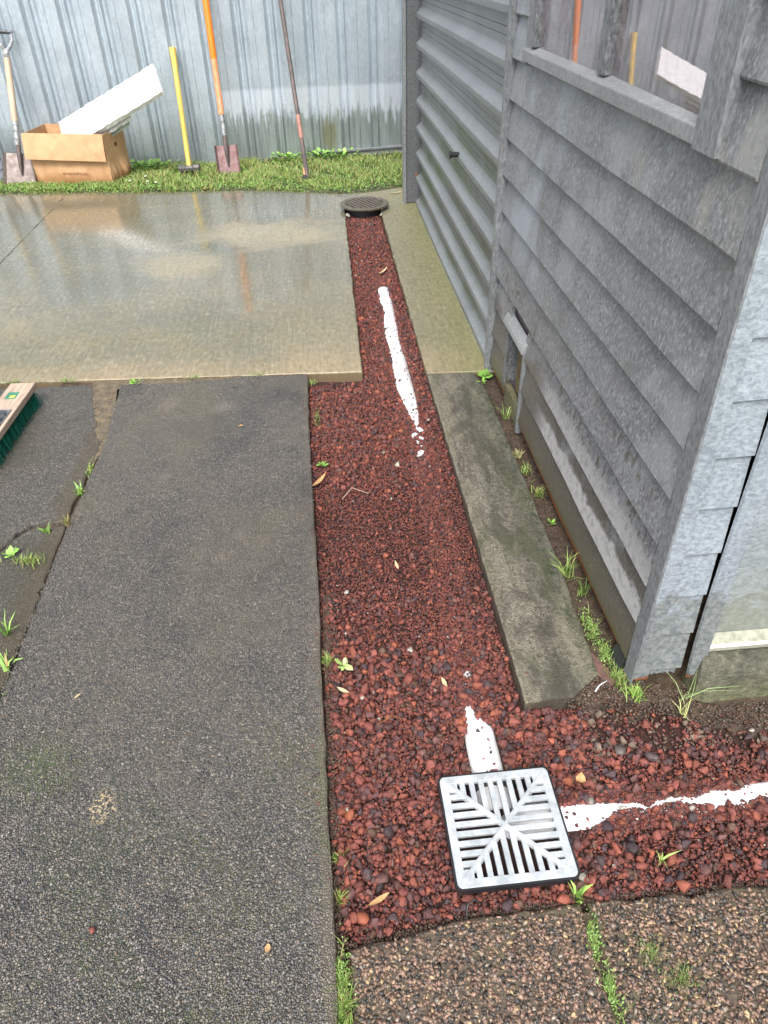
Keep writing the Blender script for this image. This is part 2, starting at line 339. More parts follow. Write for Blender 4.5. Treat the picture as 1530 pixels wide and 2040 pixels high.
def mat_attr(name, rough=0.6, spec=0.5, bs=None, bd=0.002, strength=0.6, trans=False):
    k = M(name, rough, 0, spec); c = k.attr()
    nrm = None
    if bs:
        n = k.noise(bs, 3, 0.7); nrm = k.bump(n, strength, bd)
        c = k.mix(k.rng(n, 0.3, 0.7, 0.0, 0.5), c, k.mix(1.0, c, (0.45, 0.42, 0.42), 'MULTIPLY'))
    if trans: k.b.inputs['Subsurface Weight'].default_value = 0.0
    return k.out(c, None, nrm)
MAT['scoria'] = mat_attr('scoria', 0.62, 0.4, 230, 0.004, 0.9)
MAT['chips'] = mat_attr('aggregate chips', 0.32, 0.5, 500, 0.001, 0.3)
MAT['grass'] = mat_attr('grass blade', 0.5, 0.35)
MAT['leafy'] = mat_attr('weed leaf', 0.45, 0.4)

def mat_simple(name, col, rough=0.5, metal=0.0, var=0.25, sc=20, bd=0.001, col2=None, stretch=(1, 1, 1), spec=0.5):
    k = M(name, rough, metal, spec)
    tc = k.nt.nodes.new('ShaderNodeTexCoord').outputs['Object']
    n = k.noise(sc, 5, 0.7, k.map(stretch, v=tc))
    c2 = col2 or tuple(x * (1 - var) for x in col)
    return k.out(k.ramp(n, [(0.38, c2), (0.62, col)]), k.rng(n, 0.3, 0.7, rough + 0.1, rough - 0.06), k.bump(n, 0.4, bd))
MAT['pvc'] = mat_simple('white pvc', (0.76, 0.77, 0.79), 0.25, 0, 0.08, 30, 0.0005)
MAT['grate'] = mat_simple('cast aluminium', (0.60, 0.63, 0.65), 0.34, 0.3, 0.22, 17, 0.0008, (0.38, 0.41, 0.43))
MAT['black'] = mat_simple('black plastic', (0.018, 0.019, 0.022), 0.4, 0, 0.4)
MAT['sumpm'] = mat_simple('sump inside', (0.02, 0.02, 0.022), 0.35, 0, 0.4)
MAT['iron'] = mat_simple('cast iron cover', (0.15, 0.125, 0.095), 0.45, 0.3, 0.35, 30)
MAT['rubber'] = mat_simple('black riser', (0.03, 0.032, 0.033), 0.45)
MAT['foam'] = mat_simple('styrofoam', (0.88, 0.88, 0.88), 0.7, 0, 0.03, 90, 0.002)
MAT['plasticlid'] = mat_simple('pale green plastic', (0.50, 0.58, 0.50), 0.3, 0, 0.15, 12)
MAT['orange'] = mat_simple('orange fibreglass', (0.85, 0.22, 0.015), 0.35, 0, 0.12, 20)
MAT['worn_orange'] = mat_simple('worn orange', (0.80, 0.20, 0.04), 0.5, 0, 0.3, 28, 0.001, (0.62, 0.32, 0.20), (1, 1, .5))
MAT['yellow'] = mat_simple('yellow handle', (0.80, 0.56, 0.10), 0.4, 0, 0.15, 14, 0.001, (0.66, 0.46, 0.12))
MAT['wood'] = mat_simple('grey wood', (0.56, 0.45, 0.33), 0.65, 0, 0.25, 8, 0.002, (0.38, 0.30, 0.22), (6, 6, .6))
MAT['steel_dirty'] = mat_simple('dirty shovel steel', (0.28, 0.235, 0.215), 0.5, 0.3, 0.3, 16, 0.002, (0.17, 0.13, 0.115))
MAT['steel_red'] = mat_simple('red dust steel', (0.16, 0.075, 0.07), 0.45, 0.3, 0.3, 14, 0.002, (0.24, 0.16, 0.16))
MAT['steel_grey'] = mat_simple('painted grey steel', (0.42, 0.45, 0.48), 0.45, 0.2, 0.4, 30, 0.001, (0.14, 0.13, 0.12))
MAT['sledge'] = mat_simple('hammer steel', (0.10, 0.095, 0.09), 0.5, 0.4, 0.4, 20)
MAT['rusty'] = mat_simple('rusty bar', (0.15, 0.11, 0.10), 0.6, 0.1, 0.4, 22, 0.003, (0.07, 0.06, 0.06), (1, 1, .35))
MAT['rust'] = mat_simple('rust', (0.36, 0.16, 0.07), 0.8, 0, 0.4, 40)
MAT['bristle'] = mat_simple('green bristles', (0.0, 0.16, 0.10), 0.5, 0, 0.5, 60)
MAT['bracket'] = mat_simple('black bracket', (0.03, 0.033, 0.04), 0.35, 0.1, 0.3, 30, 0.001, (0.16, 0.17, 0.19))
MAT['ink'] = mat_simple('print ink', (0.24, 0.12, 0.05), 0.8, 0, 0.1)
MAT['stone_pale'] = mat_simple('pale stone', (0.42, 0.40, 0.34), 0.6, 0, 0.4, 60, 0.003)
MAT['dryleaf'] = mat_simple('dry leaf', (0.50, 0.30, 0.13), 0.6, 0, 0.35, 60)
MAT['paleleaf'] = mat_simple('pale dry leaf', (0.62, 0.48, 0.28), 0.6, 0, 0.3, 60)
MAT['white_al'] = mat_simple('white aluminium', (0.85, 0.86, 0.85), 0.4, 0, 0.06, 12)
MAT['cream_al'] = mat_simple('dirty sill', (0.38, 0.39, 0.30), 0.5, 0, 0.4, 40)
MAT['dark_in'] = mat_simple('shed inside', (0.12, 0.105, 0.11), 0.9)
MAT['teal_in'] = mat_simple('inner ledge', (0.42, 0.47, 0.44), 0.8)
MAT['roofm'] = mat_simple('roof sheet', (0.32, 0.34, 0.35), 0.5, 0.2)
MAT['tape'] = mat_simple('label green', (0.05, 0.22, 0.14), 0.4)
MAT['tape_y'] = mat_simple('label yellow', (0.55, 0.62, 0.12), 0.4)

def mat_card():
    k = M('cardboard', 0.75); tc = k.nt.nodes.new('ShaderNodeTexCoord').outputs['Object']
    n = k.noise(9, 5, 0.6, k.map(v=tc)); cor = k.noise(1, 2, 0.5, k.map((160, 160, 2), v=tc))
    sp = k.nt.nodes.new('ShaderNodeSeparateXYZ'); k.nt.links.new(tc, sp.inputs[0])
    c = k.ramp(n, [(0.3, (0.46, 0.255, 0.125)), (0.7, (0.60, 0.37, 0.20))])
    damp = k.rng(k.math('ADD', sp.outputs[2], k.math('MULTIPLY', n, 0.14)), 0.20, 0.12)
    c = k.mix(k.math('MULTIPLY', damp, 0.75), c, (0.30, 0.145, 0.05))
    c = k.mix(k.rng(k.noise(14, 4, .7, k.map(v=tc)), 0.62, 0.72, 0, .45), c, (0.24, 0.12, 0.04))
    return k.out(c, 0.75, k.bump(cor, 0.25, 0.002))
MAT['card'] = mat_card()

def mat_conc_wall():
    k = M('mossy concrete', 0.6); n = k.noise(12, 6, 0.7); n2 = k.noise(3, 5, 0.6); X, Y, Z = k.xyz()
    c = k.ramp(n, [(0.3, (0.06, 0.062, 0.045)), (0.7, (0.155, 0.15, 0.105))])
    c = k.mix(k.rng(k.math('ADD', Z, k.math('MULTIPLY', n2, 0.16)), 0.12, 0.0, 0, 0.75), c, (0.20, 0.22, 0.09))
    c = k.mix(k.rng(k.math('ADD', Z, k.math('MULTIPLY', n, 0.05)), 0.0, -0.02, 0, .9), c, (0.05, 0.075, 0.02))
    n5 = k.noise(45, 5, 0.8); c = k.mix(k.rng(n5, .50, .60, 0, .7), c, (0.05, 0.05, 0.035)); c = k.mix(k.rng(n5, .42, .34, 0, .6), c, (0.30, 0.29, 0.20))
    return k.out(c, 0.55, k.bump(k.math('ADD', n, k.math('MULTIPLY', n5, .7)), 0.9, 0.012))
MAT['conc'] = mat_conc_wall()

def mat_agg_base():
    k = M('aggregate mortar', 0.45); n = k.noise(120, 4, 0.7); n2 = k.noise(7, 5, 0.6)
    c = k.ramp(n, [(0.35, (0.035, 0.03, 0.022)), (0.65, (0.13, 0.09, 0.06))])
    c = k.mix(k.rng(n2, 0.5, 0.7, 0, 0.6), c, (0.08, 0.085, 0.04))
    return k.out(c, 0.4, k.bump(n, 0.8, 0.003))
MAT['agg'] = mat_agg_base()

def mat_mud():
    k = M('muddy puddle', 0.12, 0, 0.7); n = k.noise(26, 5, 0.65); w = k.noise(22, 3, 0.5)
    c = k.ramp(n, [(0.35, (0.07, 0.05, 0.028)), (0.65, (0.16, 0.12, 0.065))])
    return k.out(c, k.rng(n, 0.4, 0.6, 0.05, 0.3), k.bump(w, 0.9, 0.03))
MAT['mud'] = mat_mud()

def mat_glass():
    m = bpy.data.materials.new('dusty glass'); m.use_nodes = True; nt = m.node_tree
    for n in list(nt.nodes): nt.nodes.remove(n)
    N = nt.nodes.new; L = nt.links.new
    o = N('ShaderNodeOutputMaterial'); tr = N('ShaderNodeBsdfTransparent'); gl = N('ShaderNodeBsdfGlossy'); df = N('ShaderNodeBsdfDiffuse')
    gl.inputs['Roughness'].default_value = 0.015; gl.inputs['Color'].default_value = (1.0, 0.95, 0.98, 1)
    df.inputs['Color'].default_value = (0.62, 0.55, 0.57, 1); tr.inputs['Color'].default_value = (0.85, 0.9, 0.88, 1)
    fr = N('ShaderNodeFresnel'); fr.inputs['IOR'].default_value = 4.2
    mx = N('ShaderNodeMixShader'); L(fr.outputs[0], mx.inputs[0]); L(tr.outputs[0], mx.inputs[1]); L(gl.outputs[0], mx.inputs[2])
    g = N('ShaderNodeNewGeometry'); mp = N('ShaderNodeMapping'); mp.inputs['Scale'].default_value = (1, 1, 1); L(g.outputs['Position'], mp.inputs[0])
    ns = N('ShaderNodeTexNoise'); ns.inputs['Scale'].default_value = 11; ns.inputs['Detail'].default_value = 7; ns.inputs['Roughness'].default_value = 0.75; ns.inputs['Distortion'].default_value = 1.5; L(mp.outputs[0], ns.inputs[0])
    mr = N('ShaderNodeMapRange'); mr.inputs[1].default_value = 0.45; mr.inputs[2].default_value = 0.75; mr.inputs[3].default_value = 0.16; mr.inputs[4].default_value = 0.45; L(ns.outputs[0], mr.inputs[0])
    m2 = N('ShaderNodeMixShader'); L(mr.outputs[0], m2.inputs[0]); L(mx.outputs[0], m2.inputs[1]); L(df.outputs[0], m2.inputs[2])
    L(m2.outputs[0], o.inputs[0]); return m
MAT['glass'] = mat_glass()

# ------------------------------------------------------------------ object helpers
def meta(o, label=None, cat=None, group=None, kind=None):
    if label: o['label'] = label
    if cat: o['category'] = cat
    if group: o['group'] = group
    if kind: o['kind'] = kind
    return o
def empty(name, loc=(0, 0, 0), label=None, cat=None, group=None, rz=0.0):
    o = bpy.data.objects.new(name, None); COL.objects.link(o); o.location = loc; o.rotation_euler = (0, 0, rz)
    o.empty_display_size = 0.1
    return meta(o, label, cat, group)
def mk(name, V, F, mat, parent=None, smooth=False, loc=None, bevel=0.0, cols=None):
    me = bpy.data.meshes.new(name)
    if isinstance(F, np.ndarray):
        V = np.asarray(V, np.float32); n, kk = F.shape
        me.vertices.add(len(V)); me.vertices.foreach_set('co', V.ravel())
        me.loops.add(n * kk); me.loops.foreach_set('vertex_index', F.astype(np.int32).ravel())
        me.polygons.add(n); me.polygons.foreach_set('loop_start', np.arange(0, n * kk, kk, dtype=np.int32))
        me.update(calc_edges=True)
    else:
        me.from_pydata([tuple(v) for v in V], [], [tuple(f) for f in F]); me.update()
    if cols is not None:
        a = me.attributes.new('col', 'FLOAT_COLOR', 'POINT')
        c4 = np.ones((len(V), 4), np.float32); c4[:, :3] = cols; a.data.foreach_set('color', c4.ravel())
    if smooth: me.polygons.foreach_set('use_smooth', np.ones(len(me.polygons), bool))
    o = bpy.data.objects.new(name, me); COL.objects.link(o)
    if mat: me.materials.append(MAT[mat] if isinstance(mat, str) else mat)
    if parent: o.parent = parent
    if loc: o.location = loc
    if bevel:
        b = o.modifiers.new('bevel', 'BEVEL'); b.width = bevel; b.segments = 2; b.limit_method = 'ANGLE'; b.angle_limit = R(35)
    return o
class B:
    """collects shapes into one mesh; off is subtracted so verts are local to the parent"""
    def __init__(s, off=(0, 0, 0)): s.V = []; s.F = []; s.off = Vector(off)
    def add(s, vs, fs):
        b = len(s.V); s.V += [Vector(v) - s.off for v in vs]; s.F += [tuple(b + i for i in f) for f in fs]; return s
    def box(s, x0, x1, y0, y1, z0, z1, mat=None):
        vs = [Vector(p) for p in ((x0, y0, z0), (x1, y0, z0), (x1, y1, z0), (x0, y1, z0), (x0, y0, z1), (x1, y0, z1), (x1, y1, z1), (x0, y1, z1))]
        if mat: vs = [mat @ v for v in vs]
        return s.add(vs, [(0, 3, 2, 1), (4, 5, 6, 7), (0, 1, 5, 4), (1, 2, 6, 5), (2, 3, 7, 6), (3, 0, 4, 7)])
    def tube(s, pts, rad, n=16, cap=True, sx=1.0):
        pts = [Vector(p) for p in pts]; rad = rad if isinstance(rad, (list, tuple)) else [rad] * len(pts)
        vs = []; up = None
        for i, p in enumerate(pts):
            d = (pts[min(i + 1, len(pts) - 1)] - pts[max(i - 1, 0)]).normalized()
            if up is None: up = Vector((0, 0, 1)) if abs(d.z) < 0.9 else Vector((0, 1, 0))
            a = d.cross(up).normalized(); b = a.cross(d).normalized(); up = b
            for j in range(n):
                t = 2 * math.pi * j / n; vs.append(p + (a * math.cos(t) * sx + b * math.sin(t)) * rad[i])
        fs = [(i * n + j, i * n + (j + 1) % n, (i + 1) * n + (j + 1) % n, (i + 1) * n + j) for i in range(len(pts) - 1) for j in range(n)]
        if cap: fs += [tuple(range(n - 1, -1, -1)), tuple((len(pts) - 1) * n + j for j in range(n))]
        return s.add(vs, fs)
    def prism(s, poly, z0, z1, mat=None):
        n = len(poly); vs = [Vector((p[0], p[1], z0)) for p in poly] + [Vector((p[0], p[1], z1)) for p in poly]
        if mat: vs = [mat @ v for v in vs]
        return s.add(vs, [tuple(range(n - 1, -1, -1)), tuple(range(n, 2 * n))] + [(i, (i + 1) % n, n + (i + 1) % n, n + i) for i in range(n)])
    def obj(s, name, mat, parent=None, smooth=False, bevel=0.0):
        return mk(name, s.V, s.F, mat, parent, smooth, None, bevel)
def smooth_angle(o, ang=35):
    me = o.data
    me.polygons.foreach_set('use_smooth', np.ones(len(me.polygons), bool))
    bm = bmesh.new(); bm.from_mesh(me)
    for e in bm.edges:
        if len(e.link_faces) == 2 and e.calc_face_angle(0) > R(ang): e.smooth = False
    bm.to_mesh(me); bm.free(); return o
def struct(o): o['kind'] = 'structure'; return o

# ---- slab with worn edges
def dens(poly, step=0.05, jit=0.0018):
    out = []
    for i in range(len(poly)):
        a = np.array(poly[i]); b = np.array(poly[(i + 1) % len(poly)]); L = np.linalg.norm(b - a); n = max(1, int(L / step))
        for k in range(n):
            p = a + (b - a) * k / n
            if k: p = p + RNG.normal(0, jit, 2)
            out.append(tuple(p))
    return out
def slab(name, poly, z, zb, mat, step=0.05, jit=0.0018, cham=0.005):
    A = sum(poly[i][0] * poly[(i + 1) % len(poly)][1] - poly[(i + 1) % len(poly)][0] * poly[i][1] for i in range(len(poly)))
    if A < 0: poly = poly[::-1]
    p = dens(poly, step, jit); n = len(p); P = np.array(p)
    d = np.roll(P, -1, 0) - P; d /= np.linalg.norm(d, axis=1)[:, None]; nr = np.stack([d[:, 1], -d[:, 0]], 1)
    nv = nr + np.roll(nr, 1, 0); nv /= np.maximum(np.linalg.norm(nv, axis=1), .5)[:, None]
    inn = P - nv * (cham * RNG.uniform(0.5, 1.6, n))[:, None]
    V = [(x, y, z) for x, y in inn] + [(x, y, z - cham * 0.8) for x, y in P] + [(x, y, zb) for x, y in P]
    F = [tuple(range(n))] + [(n + i, n + (i + 1) % n, (i + 1) % n, i) for i in range(n)] + [(2 * n + i, 2 * n + (i + 1) % n, n + (i + 1) % n, n + i) for i in range(n)]
    return struct(mk(name, V, F, mat))

# ------------------------------------------------------------------ ground and paving
gp = [(-60, -60), (60, -60), (60, 60), (-60, 60)]
struct(mk('ground', [(x, y, -0.10) for x, y in gp], [(0, 1, 2, 3)], 'ground'))
# gravel bed / soil floor between slabs
def sheet(name, x0, x1, y0, y1, nx, ny, zf, mat):
    V = [(x, y, zf(x, y)) for y in np.linspace(y0, y1, ny) for x in np.linspace(x0, x1, nx)]
    F = [(j * nx + i, j * nx + i + 1, (j + 1) * nx + i + 1, (j + 1) * nx + i) for j in range(ny - 1) for i in range(nx - 1)]
    return struct(mk(name, V, F, mat, None, True))
sheet('gravel_bed', -0.2, 2.2, 0.55, 6.2, 60, 140, lambda x, y: -0.052 + 0.003 * math.sin(x * 23) * math.cos(y * 17), 'bed')
gf = [(-4.6, 7.1), (-2.753, 6.876), (-2.097, 6.795), (-1.445, 6.698), (-0.675, 6.629), (-0.333, 6.553), (-0.08, 6.461), (0.12, 6.38), (0.252, 6.356), (0.421, 6.39), (0.66, 6.49), (0.9, 6.56)]
def yfence(x): return 7.65 + 0.073 * (x + 3.2)
lawnV = []; 
for x, y in gf: lawnV += [(x, y, -0.012), (x, y + 0.07, 0.008), (x, y + 0.6, -0.012), (x, 8.4, -0.03)]
lawnF = [(4 * i + j, 4 * (i + 1) + j, 4 * (i + 1) + j + 1, 4 * i + j + 1) for i in range(len(gf) - 1) for j in range(3)]
struct(mk('lawn_soil', lawnV, lawnF, 'lawn_soil', None, True))
back = [(x, y + 0.03) for x, y in gf]
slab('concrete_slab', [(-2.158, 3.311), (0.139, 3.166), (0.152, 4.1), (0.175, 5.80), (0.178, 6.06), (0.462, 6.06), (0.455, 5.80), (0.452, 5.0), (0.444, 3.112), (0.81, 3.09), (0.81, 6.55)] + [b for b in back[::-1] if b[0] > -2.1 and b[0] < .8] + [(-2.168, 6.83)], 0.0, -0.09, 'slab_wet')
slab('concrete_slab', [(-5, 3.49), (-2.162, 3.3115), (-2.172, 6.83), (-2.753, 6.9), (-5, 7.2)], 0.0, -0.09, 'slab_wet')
slab('dark_paving', [(-1.005, 3.176), (-0.75, 3.165), (-0.5, 3.178), (-0.42, 3.192), (-0.126, 3.172), (-0.115, 2.4), (-0.097, 1.7), (-0.093, 1.326), (-0.078, 0.64), (-0.088, 0.2), (-0.088, -1.2), (-1.0, -1.2), (-0.975, 1.35), (-0.976, 1.633), (-0.983, 2.07), (-0.972, 2.65), (-0.99, 2.9)], 0.0, -0.09, 'dark_slab')
slab('side_paving', [(-3.5, 3.335), (-1.141, 3.19), (-1.07, 2.92), (-.985, 2.62), (-.993, 2.3), (-1.000, 2.135), (-1.117, 2.13), (-1.156, 2.085), (-1.19, 1.96), (-1.6, 1.9), (-3.5, 1.9)], -0.001, -0.09, 'left_slab', 0.03, 0.004)
slab('mossy_paving', [(-3.5, 1.88), (-1.6, 1.885), (-1.21, 1.94), (-1.165, 2.06), (-1.115, 2.112), (-.996, 2.118), (-0.990, 1.9), (-0.984, 1.63), (-0.982, 1.35), (-1.006, -1.2), (-3.5, -1.2)], -0.008, -0.09, 'left_slab', 0.03, 0.004)
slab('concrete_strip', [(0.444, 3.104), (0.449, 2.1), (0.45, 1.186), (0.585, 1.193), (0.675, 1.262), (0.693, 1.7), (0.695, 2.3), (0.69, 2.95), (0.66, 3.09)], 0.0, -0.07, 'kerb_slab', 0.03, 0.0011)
slab('aggregate_path', [(-0.05, 0.632), (0.2, 0.668), (0.447, 0.676), (0.450, 0.59), (0.45, 0.53), (0.452, 0.45), (0.455, -1.2), (-0.05, -1.2)], -0.022, -0.09, 'agg', 0.03, 0.003)
slab('aggregate_path', [(0.462, 0.676), (0.85, 0.672), (1.5, 0.66), (2.4, 0.65), (2.4, -1.2), (0.466, -1.2), (0.464, 0.45), (0.461, 0.53)], -0.023, -0.09, 'agg', 0.03, 0.003)
struct(mk('soil', [(-1.05, -1.2, -.030), (0.02, -1.2, -.030), (0.02, 0.62, -.030), (-.10, 0.63, -.045), (-.11, 1.9, -.045), (-.16, 3.15, -.045), (-.16, 3.3, -.03), (-1.3, 3.4, -.012), (-1.3, 1.8, -.02)], [tuple(range(9))], 'soil'))
struct(mk('joint_soil', [(0.43, -1.2, -.032), (0.49, -1.2, -.032), (0.49, .66, -.032), (.43, .66, -.032)], [(0, 1, 2, 3)], 'soil'))
# earth between strip and shed, and under the shed corner
def earth_z(x, y):
    edge = float(np.interp(x, [.55, .61, .8, .91, 1.07, 2.1], [1.20, 1.18, 1.165, 1.10, 1.07, 1.06])) + .012 * math.sin(x * 47)
    t = min(max((y - edge) / .045 + .5, 0), 1); top = -.014 if x < .8 else -.026
    u = min(max((x - .57) / .05, 0), 1) if y < 1.2 else 1
    return -.056 + (top + .056) * t * t * (3 - 2 * t) * u + random.uniform(-.004, .004)
sheet('earth', 0.55, 2.2, 1.02, 3.12, 170, 220, earth_z, 'soil')
struct(mk('mud_puddle', [(-1.15, 3.18, -.0035), (-1.02, 3.168, -.0035), (-.98, 2.9, -.0035), (-.965, 2.64, -.0035), (-.99, 2.45, -.0035), (-1.012, 2.45, -.0035), (-1.015, 2.63, -.0035), (-1.09, 2.92, -.0035)], [tuple(range(8))], 'mud'))
struct(mk('joint_puddle', [(-1.02, 3.14, -.0045), (-.5, 3.15, -.0045), (-.13, 3.15, -.0045), (-.13, 3.20, -.0045), (-1.15, 3.262, -.0045), (-1.14, 3.17, -.0045)], [tuple(range(6))], 'mud'))

# ------------------------------------------------------------------ scatter
def ico(sub):
    bm = bmesh.new(); bmesh.ops.create_icosphere(bm, subdivisions=sub, radius=1.0)
    V = np.array([v.co[:] for v in bm.verts]); F = np.array([[v.index for v in f.verts] for f in bm.faces]); bm.free(); return V, F
def rocks(sub, n, amp, seed, sq=(0.6, 1.0)):
    r = np.random.default_rng(seed); V0, F = ico(sub); out = []
    for _ in range(n):
        V = V0.copy()
        for _k in range(7):                                    # random planar cuts make it angular
            d = r.normal(size=3); d /= np.linalg.norm(d); h = r.uniform(0.35, 0.8)
            t = V @ d; over = np.maximum(t - h, 0); V -= over[:, None] * d * 0.97
        V *= (1 + r.normal(0, amp, (len(V), 1)))
        V *= np.array([1.0, r.uniform(*sq), r.uniform(*sq)])
        out.append((V, F))
    return out
def hulls(n, seed, npt=11, sq=(0.62, 1.0)):
    r = np.random.default_rng(seed); out = []
    while len(out) < n:
        P = r.normal(size=(npt, 3)); P /= np.linalg.norm(P, axis=1)[:, None]; P *= r.uniform(.72, 1.08, (npt, 1)); P *= np.array([1.0, r.uniform(*sq), r.uniform(*sq)])
        bm = bmesh.new(); vs = [bm.verts.new(p) for p in P]
        rs = bmesh.ops.convex_hull(bm, input=vs); bmesh.ops.delete(bm, geom=[v for v in bm.verts if not v.link_faces], context='VERTS')
        bmesh.ops.triangulate(bm, faces=bm.faces[:]); bm.verts.index_update()
        out.append((np.array([v.co[:] for v in bm.verts]), np.array([[v.index for v in f.verts] for f in bm.faces]))); bm.free()
    return out
def pitted(var, seed, amp=.07):
    r = np.random.default_rng(seed); out = []
    for V, F in var:
        bm = bmesh.new(); vv = [bm.verts.new(v) for v in V]
        for f in F: bm.faces.new([vv[i] for i in f])
        bmesh.ops.subdivide_edges(bm, edges=bm.edges[:], cuts=1, use_grid_fill=True); bmesh.ops.triangulate(bm, faces=bm.faces[:]); bm.verts.index_update()
        W = np.array([v.co[:] for v in bm.verts]); W *= (1 + r.normal(0, amp, (len(W), 1))); out.append((W, np.array([[v.index for v in f.verts] for f in bm.faces]))); bm.free()
    return out
def randrot(n, r):
    q = r.normal(size=(n, 4)); q /= np.linalg.norm(q, axis=1)[:, None]; w, x, y, z = q.T
    return np.stack([1 - 2 * (y * y + z * z), 2 * (x * y - z * w), 2 * (x * z + y * w), 2 * (x * y + z * w), 1 - 2 * (x * x + z * z), 2 * (y * z - x * w), 2 * (x * z - y * w), 2 * (y * z + x * w), 1 - 2 * (x * x + y * y)], 1).reshape(n, 3, 3)
def zrot(a):
    c, s = np.cos(a), np.sin(a); o = np.zeros_like(a); i = np.ones_like(a)
    return np.stack([c, -s, o, s, c, o, o, o, i], 1).reshape(-1, 3, 3)
def scatter(variants, P, S, RT, C, r):
    which = r.integers(0, len(variants), len(P)); Vs, Fs, Cs = [], [], []; base = 0
    for i, (V, F) in enumerate(variants):
        m = which == i; n = int(m.sum())
        if not n: continue
        S_ = S[m]; S_ = S_[:, None, None] if S_.ndim == 1 else S_[:, None, :]
        W = np.einsum('nij,nvj->nvi', RT[m], V[None] * S_) + P[m][:, None, :]
        Vs.append(W.reshape(-1, 3)); Fs.append((F[None] + (np.arange(n) * len(V))[:, None, None] + base).reshape(-1, F.shape[1]))
        Cs.append(np.repeat(C[m], len(V), 0)); base += n * len(V)
    return np.concatenate(Vs), np.concatenate(Fs), np.concatenate(Cs)

# pipe exposure outlines (world metres)
FAR = np.array([(0.305, 4.333), (0.369, 4.357), (0.375, 4.097), (0.369, 3.805), (0.360, 3.544), (0.375, 3.305), (0.375, 3.09), (0.371, 2.895), (0.355, 2.70), (0.334, 2.67), (0.319, 2.80), (0.307, 2.926), (0.292, 3.05), (0.292, 3.259), (0.300, 3.489), (0.288, 3.681), (0.312, 3.954), (0.302, 4.186)])
NEARP = np.array([(0.292, 1.215), (0.311, 1.218), (0.316, 1.172), (0.36, 1.14), (0.367, 1.08), (0.362, 1.0), (0.274, 1.0), (0.272, 1.068), (0.268, 1.106), (0.284, 1.135)])
RPIPE = np.array([(0.46, 0.90), (0.521, 0.902), (0.607, 0.900), (0.66, 0.892), (0.678, 0.884), (0.70, 0.892), (0.751, 0.903), (0.80, 0.892), (0.848, 0.911), (0.903, 0.898), (0.938, 0.918), (1.05, 0.922), (1.9, 0.93), (1.9, 0.87), (1.0, 0.868), (0.95, 0.880), (0.903, 0.866), (0.831, 0.868), (0.751, 0.886), (0.70, 0.882), (0.682, 0.872), (0.64, 0.884), (0.6, 0.876), (0.56, 0.86), (0.515, 0.836), (0.46, 0.834)])
def inpoly(x, y, poly):
    c = np.zeros(len(x), bool); j = len(poly) - 1
    for i in range(len(poly)):
        xi, yi = poly[i]; xj, yj = poly[j]
        c ^= ((yi > y) != (yj > y)) & (x < (xj - xi) * (y - yi) / (yj - yi + 1e-12) + xi); j = i
    return c
def pipe_top(x, y):
    """height of the buried pipes' surface, -1 where there is none"""
    d = np.abs(x - pipe_x(y)); z = pipe_z(y) + np.sqrt(np.maximum(0.0475**2 - d * d, 0)); z = np.where((d < 0.0475) & (y > 0.95) & (y < 4.6), z, -1)
    d2 = np.abs(y - 0.89); z2 = rpipe_z(x) + np.sqrt(np.maximum(0.0475**2 - d2 * d2, 0)); z2 = np.where((d2 < 0.0475) & (x > 0.42), z2, -1)
    return np.maximum(z, z2)
def pipe_z(y): return np.interp(y, [0.9, 1.12, 1.24, 1.34, 2.40, 2.52, 2.80, 4.25, 4.45, 4.7], [-.075, -.076, -.086, -.103, -.103, -.084, -.077, -.077, -.086, -.11])
def rpipe_z(x): return np.interp(x, [.46, .52, .60, .78, .85, .93, 1.0, 2.0], [-.074, -.077, -.083, -.083, -.080, -.079, -.076, -.075])
def pipe_x(y): return np.interp(y, [0.9, 1.1, 1.8, 2.6, 3.1, 3.6, 4.2, 4.7], [0.318, 0.318, 0.336, 0.345, 0.334, 0.330, 0.338, 0.335])
def xl(y): return np.where(y < 3.14, np.interp(y, [.2, .64, 1.33, 1.7, 2.4, 3.13], [-.088, -.078, -.093, -.097, -.115, -.126]), np.interp(y, [3.16, 4.1, 5.76], [.139, .152, .175]))
def in_trench(x, y, pad=0.0):
    a = (x > xl(y) + pad) & (x < 0.447 - pad) & (y > 0.655) & (y < 5.86)
    b = (x >= 0.44) & (x < 2.1) & (y < np.interp(x, [.44, .61, .8, .91, 1.07, 2.1], [1.19, 1.175, 1.15, 1.09, 1.06, 1.05])) & (y > .68)
    c = a | b
    c &= ~((y > 3.118) & (y < 3.17) & (x < .142))
    c &= y > np.interp(x, [-.08, .0, .2, .85], [.60, .66, .685, .682])
    return c
GX, GY, GH = 0.3205, 0.852, 0.1375           # square grate centre, half size
